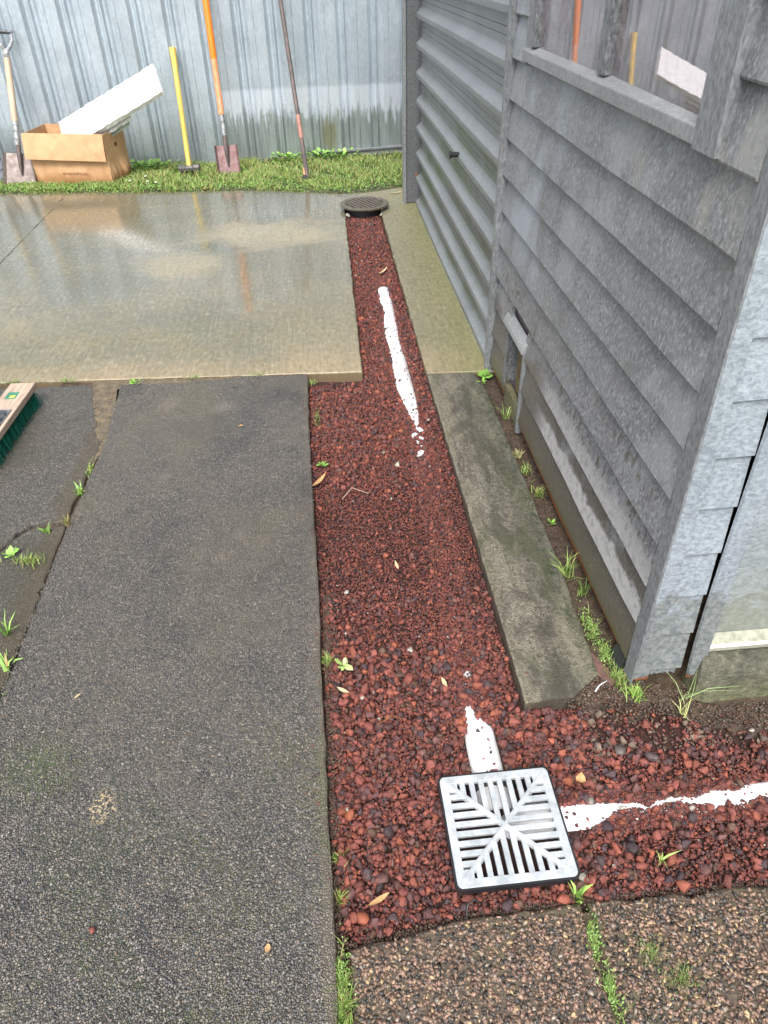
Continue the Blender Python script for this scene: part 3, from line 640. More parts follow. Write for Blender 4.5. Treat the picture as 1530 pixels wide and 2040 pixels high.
# ---- scoria
r = np.random.default_rng(3)
PAL = np.array([(0.225, 0.068, 0.054), (0.165, 0.050, 0.042), (0.275, 0.082, 0.056), (0.11, 0.048, 0.048), (0.068, 0.042, 0.048), (0.30, 0.088, 0.050), (0.12, 0.066, 0.048), (0.15, 0.070, 0.066)])
PW = np.array([.25, .22, .12, .14, .11, .035, .055, .07])
def sc_layer(n, rmin, rmax, lift, sizefn, skip=0.0, zone=None):
    x = r.uniform(-.13, 2.1, n); y = r.uniform(.6, 5.87, n)
    if zone:                                       # extra cover right over the buried pipes
        h = n // 2; y[:h] = r.uniform(.98, 4.7, h); x[:h] = pipe_x(y[:h]) + r.uniform(-.055, .055, h)
        x[h:] = r.uniform(.45, 1.7, n - h); y[h:] = .89 + r.uniform(-.055, .055, n - h)
    keep = in_trench(x, y, 0.004) & ~((np.abs(x - GX) < GH - .012) & (np.abs(y - GY) < GH - .012))
    keep &= (np.hypot(x - .333, y - 5.94) > .125) & ~((x > 1.7) & (y < 2))
    x, y = x[keep], y[keep]; n = len(x)
    s = (rmin + (rmax - rmin) * r.beta(1.3, 4.0, n)) * sizefn(x, y)
    pm = s * 0.12
    ex = np.zeros(n, bool)
    jx, jy = x + r.normal(0, .0022, n), y + r.normal(0, .0028, n)
    for poly in (FAR, NEARP, RPIPE):
        ex |= inpoly(jx, jy, poly)
        for a in range(6): ex |= inpoly(x + pm * math.cos(a * 1.047), y + pm * math.sin(a * 1.047), poly)
    for bx, by, br in ((0.345, 1.651, .010), (0.319, 1.330, .012), (0.341, 1.52, .005), (0.318, 1.262, .006), (0.335, 1.27, .004), (0.350, 2.655, .020), (0.325, 2.62, .016), (0.350, 2.59, .013), (0.333, 2.56, .009), (0.345, 2.53, .009), (0.338, 2.49, .016), (0.327, 2.475, .010)):
        ex |= np.hypot(x - bx, y - by) < br + pm
    strays = r.uniform(size=n) < 0.010
    ex &= ~strays
    base = np.maximum(-0.046, pipe_top(x, y))
    z = base + lift * s
    edge = np.minimum(x - xl(y), 1)
    if skip: ex |= (edge < 0.022) & (y < 1.45) & (r.uniform(size=n) < skip)
    dirt = (x > 0.62) & (y > 1.06 + .05 * np.sin(x * 30)) & (r.uniform(size=n) < 0.75)
    ok = ~ex & ~dirt
    return np.stack([x, y, z], 1)[ok], s[ok]
def szf(x, y):
    near = np.interp(y, [.6, 1.25, 1.5, 1.75, 2.1, 2.5, 3.0, 4.0, 6.0], [1.08, 1.05, .85, .72, .70, .95, 1.05, .95, .95])
    return near * np.where((x > .62) & (y < 1.1), .82, 1.0)
dens_pts = [sc_layer(235000, .0045, .0115, .35, szf, .25), sc_layer(190000, .0032, .0115, 1.15, szf, .5), sc_layer(26000, .0045, .010, .55, szf, 0, 1), sc_layer(20000, .009, .021, .75, szf, .85), sc_layer(12000, .010, .023, .8, lambda x, y: np.where(y < 1.45, 1.05, .3), .85)]
ns_ = 170; ys_ = r.uniform(.75, 3.1, ns_); side_ = r.uniform(size=ns_) < .6
xs_ = np.where(side_, xl(ys_) - .004 - np.abs(r.normal(0, .022, ns_)), .456 + np.abs(r.normal(0, .02, ns_))); ok_ = side_ | (ys_ > 1.22)
ss_ = r.uniform(.0018, .0048, ns_); dens_pts.append((np.stack([xs_, ys_, ss_ * .6], 1)[ok_], ss_[ok_]))
rk2 = pitted(hulls(22, 11, 13), 4); rk1 = hulls(20, 12, 10)
Vs, Fs, Cs = [], [], []; base = 0
for P, S in dens_pts:
    C = PAL[r.choice(len(PAL), len(P), p=PW / PW.sum())] * r.uniform(0.7, 1.38, (len(P), 1)) * np.array([1.0, 1.04, 1.0])
    oddm = r.uniform(size=len(P)) < 0.004; C[oddm] = np.array([(0.42, 0.39, 0.33)]) * r.uniform(.6, 1.2, (int(oddm.sum()), 1))
    brd = (P[:, 0] > 0.6) & (P[:, 1] > 1.03) & (r.uniform(size=len(P)) < .35); C[brd] = np.array([(0.16, 0.12, 0.09)]) * r.uniform(.5, 1.8, (int(brd.sum()), 1))
    big = (S > 0.0068) & (P[:, 1] < 1.7) | (S > .011)
    for mask, var in ((big, rk2), (~big, rk1)):
        if mask.sum() == 0: continue
        v, f, c = scatter(var, P[mask], S[mask], randrot(int(mask.sum()), r), C[mask], r)
        Vs.append(v); Fs.append(f + base); Cs.append(c); base += len(v)
V = np.concatenate(Vs); F = np.concatenate(Fs)
print('SCORIA tris', len(F))
meta(mk('scoria_gravel', V, F, 'scoria', None, False, None, 0, np.concatenate(Cs)), 'dark red crushed scoria gravel filling the drainage trench', 'gravel', None, 'stuff')

# ---- exposed aggregate chips in the path at the bottom right
n = 31000; x = r.uniform(-.045, 1.6, n); y = r.uniform(.1, .685, n)
yb = np.interp(x, [-.05, .2, .447, .85, 1.5], [.632, .668, .676, .672, .66])
ok = (y < yb - .004) & ~((x > .443) & (x < .470)); x, y = x[ok], y[ok]; n = len(x)
s = r.uniform(.0040, .0090, n); ff = np.clip((yb[ok] - y) / .03, 0, 1); kp = r.uniform(size=n) < .35 + .65 * ff; x, y, s = x[kp], y[kp], s[kp]; n = len(x)
CP = np.array([(0.29, 0.18, 0.13), (0.21, 0.13, 0.095), (0.34, 0.23, 0.155), (0.17, 0.12, 0.085), (0.09, 0.08, 0.072), (0.46, 0.33, 0.18), (0.28, 0.235, 0.19), (0.05, 0.048, 0.044)])
C = CP[r.choice(8, n, p=[.17, .18, .09, .17, .16, .05, .06, .12])] * r.uniform(.7, 1.2, (n, 1))
v, f, c = scatter(hulls(18, 5, 9, (.5, .95)), np.stack([x, y, -.0225 + s * .22], 1), np.stack([s, s, s * .5], 1), zrot(r.uniform(0, 6.28, n)), C, r)
meta(mk('aggregate_chips', v, f, 'chips', None, False, None, 0, c), 'tan and brown exposed stone chips set in the path below the trench', 'stone chips', None, 'stuff')
# ---- dark chips on the near part of the dark paving
n = 48000; y = .35 + 2.1 * r.beta(1.0, 1.8, n); x = r.uniform(-.98, -.105, n)
s = r.uniform(.0024, .0056, n)
C = 1.35 * np.array([(0.07, 0.070, 0.071), (0.11, 0.104, 0.097), (0.15, 0.135, 0.115), (0.05, 0.049, 0.05), (0.20, 0.185, 0.16), (0.13, 0.10, 0.075)])[r.choice(6, n, p=[.3, .27, .17, .14, .07, .05])] * r.uniform(.7, 1.25, (n, 1))
v, f, c = scatter(hulls(14, 15, 9, (.5, 1.0)), np.stack([x, y, s * .10], 1), np.stack([s, s, s * .42], 1), zrot(r.uniform(0, 6.28, n)), C, r)
meta(mk('paving_chips', v, f, 'chips', None, False, None, 0, c), 'small dark stone chips showing in the near dark paving', 'stone chips', None, 'stuff')
# ---- loose crumbs of soil
def crumbs(n, fn, smin, smax, cols):
    P = fn(n); s = r.uniform(smin, smax, len(P)); C = np.array(cols)[r.integers(0, len(cols), len(P))] * r.uniform(.6, 1.3, (len(P), 1))
    return scatter(rk1, P, s, randrot(len(P), r), C, r)
def f1(n):
    x = r.uniform(.57, 1.9, n); y = r.uniform(1.05, 1.24, n); k_ = (y > np.interp(x, [.6, .8, .91, 1.07], [1.17, 1.13, 1.08, 1.05])) & (y < np.interp(x, [.6, .9, .95], [1.24, 1.22, 1.14])); return np.stack([x[k_], y[k_], np.full(int(k_.sum()), -.024)], 1)
def f6(n):
    x = r.uniform(-1.2, .68, n); y = r.uniform(.4, 6, n); k_ = ((x < -.13) | ((x > .46) & (y > 1.2))); return np.stack([x, y, np.full(n, .001)], 1)[k_]
def f5(n):
    x = r.uniform(.56, .79, n); y = r.uniform(1.13, 1.275, n); return np.stack([x, y, np.array([earth_z(a, b_) for a, b_ in zip(x, y)])], 1)
def f2(n):
    y = r.uniform(1.22, 3.1, n); x = r.uniform(.68, .765, n); return np.stack([x, y, np.full(n, -.014)], 1)
def f3(n):
    y = r.uniform(.3, 1.7, n); x = -.085 + np.abs(r.normal(0, .017, n)); return np.stack([x, y, np.where(y < .66, -.028, -.040)], 1)
def f4(n):
    x = r.uniform(-.05, 1.6, n); y = np.interp(x, [-.05, .2, .447, .85, 1.5], [.64, .675, .685, .68, .67]) + r.normal(0, .006, n); return np.stack([x, y, np.full(n, -.036)], 1)
Vs, Fs, Cs = [], [], []; base = 0
for a in ((700, f6, .0008, .0024), (9000, f1, .0015, .007), (3600, f5, .0012, .008), (4200, f2, .001, .006), (4200, f3, .001, .006), (4000, f4, .001, .004)):
    v, f, c = crumbs(*a, [(.09, .06, .04), (.05, .035, .025), (.13, .10, .075), (.10, .045, .03)]); Vs.append(v); Fs.append(f + base); Cs.append(c); base += len(v)
meta(mk('soil_crumbs', np.concatenate(Vs), np.concatenate(Fs), 'chips', None, False, None, 0, np.concatenate(Cs)), 'brown soil crumbs and grit along the slab edges and by the shed foot', 'soil', None, 'stuff')

# ------------------------------------------------------------------ grass and weeds
def blades(P, H, r, W=.0022, lean=.45, cols=None, dry=.06):
    n = len(P); a = r.uniform(0, 2 * math.pi, n); b = a + r.uniform(-.8, .8, n) + 1.57
    L = r.uniform(.15, lean, n) * H
    dx, dy = np.cos(b), np.sin(b); wx, wy = np.cos(a), np.sin(a); w = r.uniform(.6, 1.3, n) * W
    o = P; V = np.zeros((n, 5, 3))
    V[:, 0] = o + np.stack([wx * w, wy * w, 0 * w], 1); V[:, 1] = o - np.stack([wx * w, wy * w, 0 * w], 1)
    mpt = o + np.stack([dx * L * .35, dy * L * .35, H * .6], 1)
    V[:, 2] = mpt - np.stack([wx * w * .8, wy * w * .8, 0 * w], 1); V[:, 3] = mpt + np.stack([wx * w * .8, wy * w * .8, 0 * w], 1)
    V[:, 4] = o + np.stack([dx * L, dy * L, H], 1)
    F = np.array([[0, 1, 2], [0, 2, 3], [3, 2, 4]])[None] + (np.arange(n) * 5)[:, None, None]
    pal = np.array(cols if cols is not None else [(0.16, 0.27, 0.05), (0.23, 0.35, 0.08), (0.32, 0.42, 0.13), (0.11, 0.185, 0.04), (0.30, 0.30, 0.10)])
    C = pal[r.integers(0, len(pal), n)] * r.uniform(.7, 1.25, (n, 1)); dm = r.uniform(size=n) < dry; C[dm] = np.array([(.38, .30, .14)]) * r.uniform(.7, 1.1, (int(dm.sum()), 1))
    return V.reshape(-1, 3), F.reshape(-1, 3), np.repeat(C, 5, 0)
n = 75000; x = r.uniform(-4.2, .82, n); gy = np.interp(x, [p[0] for p in gf], [p[1] for p in gf]); yf = yfence(x)
t = r.uniform(size=n); y = gy + .01 + t * (yf - gy)
# thinner patches
pn = np.sin(x * 5.1 + 1) * np.sin(y * 7.3) + np.sin(x * 11 + y * 9)
bare = (pn > .45) & (r.uniform(size=n) < .80)
mudb = (np.hypot((x - .30) / .32, (y - 6.44) / .09) < 1) & (r.uniform(size=n) < .85)
mudc = (np.hypot((x + .95) / .3, (y - 6.7) / .06) < 1) & (r.uniform(size=n) < .7)
ok = ~(bare | mudb | mudc); x, y, gy = x[ok], y[ok], gy[ok]
H = np.interp(y - gy, [0, .1, .5], [.013, .024, .036]) * r.uniform(.5, 1.5, len(x)) * np.where((x > -1.6) & (x < -.6), 1.25, 1.0)
zz = np.interp(y - gy, [0, .07, .6, 1.5], [-.012, .008, -.012, -.03])
g1 = blades(np.stack([x, y, zz - .002], 1), H, r, .0030, 1.5, None, .12)
meta(mk('grass', *g1[:2], 'grass', None, False, None, 0, g1[2]), 'bright green grass strip along the foot of the fence', 'grass', None, 'stuff')
# leaf shapes
def leafshape(kind):
    if kind == 'oval': o = [(0, 0), (.3, .22), (.65, .26), (1, 0), (.65, -.26), (.3, -.22)]
    elif kind == 'round': o = [(0, 0), (.2, .42), (.6, .5), (.95, .22), (.95, -.22), (.6, -.5), (.2, -.42)]
    else: o = [(0, 0), (.3, .09), (.7, .08), (1, 0), (.7, -.08), (.3, -.09)]
    V = [(.5, 0, .05)] + [(a, b, .0 - .10 * a * a) for a, b in o]; n = len(o)
    return np.array(V, float), np.array([(0, 1 + i, 1 + (i + 1) % n) for i in range(n)])
def euler_rot(az, el):
    ca, sa, ce, se = np.cos(az), np.sin(az), np.cos(el), np.sin(el)
    return np.stack([ca * ce, -sa, -ca * se, sa * ce, ca, -sa * se, se, 0 * ce, ce], 1).reshape(-1, 3, 3)
def leaves(P, S, r, kind='oval', elev=(.1, .9), cols=((0.12, 0.26, 0.04), (0.20, 0.38, 0.08), (0.10, 0.20, 0.03)), az=None):
    n = len(P); az = r.uniform(0, 6.28, n) if az is None else az
    C = np.array(cols)[r.integers(0, len(cols), n)] * r.uniform(.75, 1.25, (n, 1))
    return scatter([leafshape(kind)], P, S, euler_rot(az, r.uniform(*elev, n)), C, r)
def join(parts):
    Vs, Fs, Cs = [], [], []; b = 0
    for v, f, c in parts: Vs.append(v); Fs.append(f + b); Cs.append(c); b += len(v)
    return np.concatenate(Vs), np.concatenate(Fs), np.concatenate(Cs)
# low clover mat through the grass
n = 9000; x = r.uniform(-4, .8, n); gy = np.interp(x, [p[0] for p in gf], [p[1] for p in gf]); y = gy + .02 + r.beta(1.1, 1.6, n) * (yfence(x) - gy - .05)
zz = np.interp(y - gy, [0, .07, .6, 1.5], [-.012, .008, -.012, -.03])
v = leaves(np.stack([x, y, zz + r.uniform(.004, .022, n)], 1), r.uniform(.008, .020, n), r, 'round', (-.2, .7))
meta(mk('clover', *v[:2], 'leafy', None, False, None, 0, v[2]), 'low clover and small leaves through the grass strip', 'clover', None, 'stuff')

def weed(name, kind, loc, n, h, spread, label, cat, group=None, W=.0016, mat='grass', cols=None, lean=1.2, ex=None):
    rr = np.random.default_rng(int(abs(loc[0] * 1000 + loc[1] * 777)) + n)
    ang = rr.uniform(0, 6.28, n); rad = np.abs(rr.normal(0, 1, n)) * spread
    sx, sy = (ex or (1, 1)); P = np.stack([np.cos(ang) * rad * sx, np.sin(ang) * rad * sy, np.zeros(n)], 1)
    if kind == 'tuft': d = blades(P, rr.uniform(.5, 1.2, n) * h, rr, W, lean, cols)
    elif kind == 'mat':
        d1 = leaves(P + np.array([0, 0, .004]) + np.abs(rr.normal(0, .3, (n, 1))) * np.array([[0, 0, h]]), rr.uniform(.003, .008, n), rr, 'oval', (0, 1.2), cols or ((0.19, 0.31, 0.07), (0.27, 0.40, 0.12), (0.12, 0.20, 0.045)))
        k_ = n // 8; d2 = blades(P[:k_], rr.uniform(.6, 1.3, k_) * h * 1.5, rr, .0010, 1.0); d = join([d1, d2])
    else:
        S = rr.uniform(.6, 1.2, n) * min(h, .034)
        d = leaves(P * (.3 if h < .05 else 1) + np.stack([0 * ang, 0 * ang, rr.uniform(0, h * (.5 if h < .05 else .9), n)], 1), S, rr, 'round' if kind == 'broad' else ('slim' if kind == 'slim' else 'oval'), (.15, 1.0), cols or ((0.18, 0.36, 0.06), (0.26, 0.45, 0.10)), ang)
        if kind == 'broad':
            st = blades(P * .6, np.full(n, h * .7), rr, .0012, .6); d = join([d, st])
    o = mk(name, *d[:2], mat, None, False, loc, 0, d[2])
    if name in ('weed_mat', 'leafy_plant'): return meta(o, label, cat, group, 'stuff')
    return meta(o, label, cat, group)
G = 'weeds in the paving joints'
weed('weed_tuft', 'tuft', (-.985, 2.31, -.006), 26, .035, .010, 'small leafy weed on the left joint beside the dark paving, above the crack', 'weed', G, .0032, cols=[(.30, .46, .12), (.2, .36, .07)])
weed('weed_tuft', 'tuft', (-.985, 2.47, -.01), 90, .022, .018, 'fine green tuft in the left joint just below the muddy puddle', 'weed', G, ex=(.4, 1.6))
weed('weed_tuft', 'tuft', (-1.055, 2.085, -.008), 26, .028, .010, 'sparse weed at the middle of the left crack', 'weed', G, .003, cols=[(.26, .42, .1)])
weed('weed_mat', 'tuft', (-1.07, 1.93, -.008), 150, .026, .035, 'wide fine grass patch on the mossy paving under the crack', 'weed', G, .0013, ex=(1.3, .6))
weed('weed_tuft', 'tuft', (-.985, 2.12, -.008), 26, .035, .008, 'reddish stemmed tuft where the crack meets the left joint', 'weed', G, cols=[(.3, .34, .1), (.36, .22, .09)])
weed('leafy_weed', 'oval', (-1.135, 1.96, -.008), 9, .034, .008, 'broad leafed weed at the left picture edge near the crack', 'weed', G, mat='leafy')
weed('weed_tuft', 'tuft', (-1.035, 1.60, -.008), 10, .06, .008, 'long bladed weed by the left edge, upper one of the low pair', 'weed', G, .004, cols=[(.30, .48, .12), (.22, .40, .08)], lean=1.5)
weed('weed_tuft', 'tuft', (-0.99, 1.46, -.008), 13, .05, .010, 'bright star shaped weed low on the left joint', 'weed', G, .0045, cols=[(.30, .48, .12), (.22, .40, .08)], lean=1.6)
weed('weed_tuft', 'tuft', (-.985, 1.34, -.008), 40, .03, .012, 'thin weed at the very foot of the left joint', 'weed', G, ex=(.5, 2))
weed('leafy_weed', 'oval', (-.93, 3.165, .0), 12, .030, .016, 'small weed between the muddy puddle and the concrete slab', 'weed', G, mat='leafy')
weed('weed_mat', 'mat', (-.66, 3.20, .0), 90, .014, .035, 'low green growth in the slab joint left of the water splash', 'weed', G, ex=(2.2, .4), mat='leafy')
weed('weed_mat', 'mat', (-.36, 3.19, .0), 70, .014, .03, 'low green growth in the slab joint right of the water splash', 'weed', G, ex=(2.2, .35), mat='leafy')
weed('weed_mat', 'mat', (-1.28, 3.24, .0), 120, .018, .03, 'green weed in the slab joint right of the broom head', 'weed', G, ex=(2, .4), mat='leafy')
weed('weed_mat', 'tuft', (-1.52, 3.25, .0), 90, .02, .03, 'moss line in the slab joint behind the broom head', 'weed', G, ex=(2.4, .25))
weed('weed_mat', 'mat', (-.10, 3.10, -.02), 90, .02, .014, 'green weed at the inner corner of the concrete slab by the scoria', 'weed', G, mat='leafy')
weed('weed_mat', 'mat', (-.085, 2.80, -.035), 110, .02, .02, 'dull weed in the scoria against the dark paving edge', 'weed', G, ex=(.5, 2.5), mat='leafy', cols=((.10, .15, .04), (.14, .18, .06)))
weed('leafy_weed', 'oval', (-.07, 2.43, -.035), 14, .022, .014, 'small bright weed in the upper scoria near the dark paving', 'weed', G, mat='leafy')
weed('weed_tuft', 'tuft', (-.078, 1.41, -.035), 120, .022, .012, 'feathery green tuft in the scoria edge beside a drooping seedling', 'weed', G, .0010)
weed('seedling', 'oval', (-.03, 1.38, -.03), 9, .036, .008, 'drooping pale green seedling lying on the scoria', 'weed', G, mat='leafy', cols=((.42, .52, .20), (.33, .45, .14)))
weed('weed_tuft', 'tuft', (-.07, .83, -.04), 50, .022, .010, 'tiny weed at the dark paving edge left of the metal grate', 'weed', G)
weed('weed_tuft', 'tuft', (-.068, .74, -.04), 40, .022, .008, 'tiny weed left of the curled leaf below the grate', 'weed', G)
weed('weed_mat', 'mat', (-.068, .565, -.028), 620, .022, .018, 'thick green weed strip between dark paving and stone chip path', 'weed', G, ex=(.55, 2.6), mat='leafy')
weed('weed_tuft', 'tuft', (-.068, .53, -.028), 240, .03, .016, 'grassy tuft at the bottom between the two pavings', 'weed', G, .0012, ex=(.6, 3))
weed('seedling', 'tuft', (.449, .694, -.035), 10, .048, .006, 'pointed bright green seedling just below the grate corner', 'weed', G, .0055, cols=[(.36, .55, .15), (.28, .48, .10)], lean=.7)
weed('weed_mat', 'mat', (.452, .60, -.030), 300, .020, .012, 'upper green weed strip in the joint of the stone chip path', 'weed', G, ex=(.7, 2.2), mat='leafy')
weed('weed_mat', 'mat', (.456, .505, -.030), 340, .022, .012, 'lower green weed strip in the joint of the stone chip path', 'weed', G, ex=(.8, 2.5), mat='leafy')
weed('weed_mat', 'tuft', (.56, .565, -.020), 420, .007, .018, 'thin mossy patch on the right stone chip path', 'weed', G, W=.0007, ex=(1.2, 1.3), cols=[(.20, .28, .09), (.14, .2, .06)])
weed('weed_mat', 'tuft', (.60, .515, -.020), 520, .007, .022, 'larger mossy patch on the right stone chip path, nearest the bottom', 'weed', G, W=.0007, ex=(1.1, 1.0), cols=[(.20, .28, .09), (.14, .2, .06)])
weed('weed_tuft', 'tuft', (.655, .752, -.03), 9, .03, .003, 'two lying green sprigs on the scoria right of the grate', 'weed', G, W=.003, lean=1.8, cols=[(.38, .52, .16)])
S_ = 'weeds along the shed foot'
weed('leafy_weed', 'broad', (.705, 3.045, -.005), 14, .035, .02, 'round leafed weed at the far end of the siding by the door strip', 'weed', S_, mat='leafy')
weed('leafy_weed', 'oval', (.69, 2.99, -.005), 10, .02, .02, 'low rosette beside the round leafed weed', 'weed', S_, mat='leafy')
weed('weed_tuft', 'tuft', (.722, 2.66, -.01), 26, .06, .008, 'wispy grass tuft under the shed wall opening', 'weed', S_, .0014, cols=[(.32, .42, .14), (.2, .34, .08)])
weed('weed_tuft', 'tuft', (.705, 2.36, -.008), 70, .03, .009, 'dry tan tuft on the strip edge', 'weed', S_, .0016, cols=[(.42, .36, .18), (.3, .36, .14)], ex=(1.6, .8))
weed('weed_tuft', 'tuft', (.712, 2.25, -.008), 60, .03, .012, 'yellow green tuft between the dry tuft and the long shed wall middle', 'weed', S_, .0016, ex=(.8, 2))
weed('weed_tuft', 'tuft', (.718, 2.10, -.008), 70, .035, .012, 'fresh green tuft with red roots at the middle of the shed wall', 'weed', S_, .0018)
weed('leafy_weed', 'oval', (.724, 1.93, -.008), 10, .022, .008, 'tiny pale weed against the shed wall', 'weed', S_, mat='leafy')
weed('weed_tuft', 'tuft', (.700, 1.66, -.005), 34, .075, .012, 'long bladed grass tuft leaning over the concrete strip', 'weed', S_, .0018, lean=1.6)
weed('weed_tuft', 'tuft', (.728, 1.57, -.005), 22, .07, .008, 'grass tuft against the rusty shed foot', 'weed', S_, .0016, lean=1.0)
weed('weed_mat', 'mat', (.708, 1.43, -.010), 520, .020, .016, 'lush green weed mat by the shed foot, upper part', 'weed', S_, ex=(.9, 3.2), mat='leafy')
weed('weed_mat', 'mat', (.716, 1.33, -.010), 420, .020, .015, 'lush green weed mat by the shed foot, middle with round leaves', 'weed', S_, ex=(.9, 2.4), mat='leafy')
weed('weed_tuft', 'tuft', (.722, 1.24, -.010), 260, .026, .018, 'fine green tuft left of the shed corner', 'weed', S_, .0011, ex=(.8, 1.3))
weed('weed_tuft', 'tuft', (.752, 1.185, -.014), 110, .032, .012, 'bright tuft right at the shed corner', 'weed', S_, .0014, cols=[(.34, .5, .12), (.24, .42, .08)])
weed('weed_tuft', 'tuft', (.875, 1.165, -.02), 9, .09, .012, 'sparse long grass under the rusted batten end', 'weed', S_, .0013, cols=[(.36, .48, .2)], lean=1.5)
weed('weed_tuft', 'tuft', (.862, 1.115, -.02), 16, .045, .012, 'thin yellowish sprig in front of the concrete foundation', 'weed', S_, .0012, cols=[(.45, .48, .2)], lean=1.5)
F_ = 'leafy plants along the fence foot'
for i, (x0, n_, h_, lb) in enumerate([(-1.70, 26, .09, 'leafy green plant beside the cardboard box'), (-1.58, 20, .085, 'leafy green plant between box and hammer'), (-1.50, 12, .07, 'smaller leafy plant left of the hammer'), (-.28, 16, .07, 'leafy plant at the left end of the fence rail'), (.00, 16, .075, 'leafy plant behind the dark pole'), (.12, 14, .07, 'leafy plant right of the dark pole'), (.24, 10, .06, 'small leafy plant under the fence rail')]):
    yy = yfence(x0) - (.10 if x0 > -1 else .16)
    weed('leafy_plant', 'broad', (x0, yy, -.01), n_ * 4, h_ * .85, .12, lb, 'plant', F_, mat='leafy')
for (x0, y0, lb) in [(-1.66, 6.98, 'white daisy in the grass, left of three'), (-1.50, 6.93, 'white daisy in the grass, middle of three'), (-1.42, 6.88, 'white daisy in the grass, right of three'), (-1.55, 7.12, 'white daisy in the grass behind the others')]:
    e = empty('daisy', (x0, y0, .0), lb, 'flower', 'daisies in the grass')
    b = B(); b.tube([(0, 0, 0), (.002, 0, .045)], .0012, 5); b.obj('stem', MAT['grass'], e)
    vs, fs, _ = scatter([leafshape('oval')], np.tile([[0, 0, .045]], (11, 1)), np.full(11, .014), euler_rot(np.arange(11) * .571, np.full(11, .15)), np.ones((11, 3)), r)
    mk('petals', vs, fs, 'white_al', e)

# ------------------------------------------------------------------ fence
def fence_profile(x0, x1, per, ph):
    pts = []; u = x0; base = [(0, 0), (.002, .005), (.004, 0), (.100, 0), (.130, .028), (.148, .028), (.162, .004), (.174, .004), (.190, .028), (.210, .028), (.240, 0), (.286, 0)]
    k0 = math.floor((x0 - ph) / per)
    for k in range(int(k0), int((x1 - ph) / per) + 2):
        for a, d in base:
            xx = ph + k * per + a * per / .29
            if x0 <= xx <= x1: pts.append((xx, d))
    return [(x0, pts[0][1])] + pts + [(x1, pts[-1][1])]
fe = empty('fence', (-1.0, 7.8, 0), 'tall pale blue grey ribbed steel fence behind the grass strip', 'fence')
for (x0, x1, ph) in ((-6.5, -2.82, -2.82), (-2.82, -1.364, -2.82), (-1.364, -.15, -1.365), (-.15, 1.0, -.15), (1.0, 2.6, 1.0)):
    pr = fence_profile(x0, x1, .291, ph)
    zs = [-.06, .3, .7, 1.2, 1.85]
    V = [(x - -1.0, yfence(x) + d - 7.8, z) for z in zs for x, d in pr]; m_ = len(pr)
    F = [(j * m_ + i, j * m_ + i + 1, (j + 1) * m_ + i + 1, (j + 1) * m_ + i) for j in range(len(zs) - 1) for i in range(m_ - 1)]
    mk('sheet', V, F, 'fence', fe)
b = B((-1, 7.8, 0))
for x0, x1 in ((-6.5, 2.6),):
    b.add([(x0, yfence(x0) - .012, 1.83), (x1, yfence(x1) - .012, 1.83), (x1, yfence(x1) + .05, 1.83), (x0, yfence(x0) + .05, 1.83), (x0, yfence(x0) - .012, 1.89), (x1, yfence(x1) - .012, 1.89), (x1, yfence(x1) + .05, 1.89), (x0, yfence(x0) + .05, 1.89)], [(0, 3, 2, 1), (4, 5, 6, 7), (0, 1, 5, 4), (1, 2, 6, 5), (2, 3, 7, 6), (3, 0, 4, 7)])
b.obj('top_rail', 'trim', fe)
b = B((-1, 7.8, 0))
def railbar(b, x0, x1, d0, d1, z0, z1, dz=0.0):
    b.add([(x0, yfence(x0) - d0, z0), (x1, yfence(x1) - d0, z0 + dz), (x1, yfence(x1) - d1, z0 + dz), (x0, yfence(x0) - d1, z0), (x0, yfence(x0) - d0, z1), (x1, yfence(x1) - d0, z1 + dz), (x1, yfence(x1) - d1, z1 + dz), (x0, yfence(x0) - d1, z1)], [(0, 3, 2, 1), (4, 5, 6, 7), (0, 1, 5, 4), (1, 2, 6, 5), (2, 3, 7, 6), (3, 0, 4, 7)])
railbar(b, -.02, .98, .045, .003, .02, .035, .02); railbar(b, -.02, .98, .028, .004, -.02, .02, .02); railbar(b, -.02, .98, .045, .003, -.034, -.02, .02)
b.obj('bottom_rail', 'trim', fe)
b = B((-1, 7.8, 0)); railbar(b, -.9, -.15, .016, .002, -.03, .0, .0); railbar(b, -3.2, -1.0, .012, .002, -.03, -.005); b.obj('bottom_rail', 'trim', fe)
b = B((-1, 7.8, 0)); b.box(-.16, -.10, 7.845, 7.87, -.05, .09); b.obj('patch_plate', 'fence', fe)

# ------------------------------------------------------------------ shed and garage
OS = (.745, 1.21, 0)
shed = empty('shed', OS, 'weathered grey metal clad shed with garage door on the right', 'shed')
Pz = .1355; zb0 = .055 - Pz
def board_strip(b, y0, y1, zbot, ztop_cut=None, x0=.745, zlow=None):
    """one lap board: lower lip proud, face leaning back"""
    zt = zbot + Pz if ztop_cut is None else ztop_cut
    pr = [(x0 + .024, zbot + .002), (x0 - .003, zbot - .002), (x0 - .005, zbot + .003), (x0 - .0035, zbot + .012), (x0 + .001, zbot + .05), (x0 + .008, zbot + .09), (x0 + .0185, zt + .002)]
    if zlow is not None: pr = [(x0 + .012, zlow), (x0 + .0105, zlow)] + [p for p in pr if p[1] > zlow + .005]
    nseg = max(1, int((y1 - y0) / .1)); ys = np.linspace(y0, y1, nseg + 1)
    V = []; 
    for i, yy in enumerate(ys):
        wob = .0012 * math.sin(yy * 7 + zbot * 31) + .0008 * math.sin(yy * 19 + zbot * 17)
        V += [(x + wob, yy, z + .0012 * math.sin(yy * 5 + zbot * 50)) for x, z in pr]
    m_ = len(pr); F = [(i * m_ + j, (i + 1) * m_ + j, (i + 1) * m_ + j + 1, i * m_ + j + 1) for i in range(nseg) for j in range(m_ - 1)]
    for i_ in (0, nseg): F.append(tuple(i_ * m_ + j for j in range(m_)))
    b.add(V, F)
b = B(OS)
VY0, VY1, VZ0, VZ1 = 2.56, 2.80, .10, .37
WY0, WY1 = 1.41, 2.90
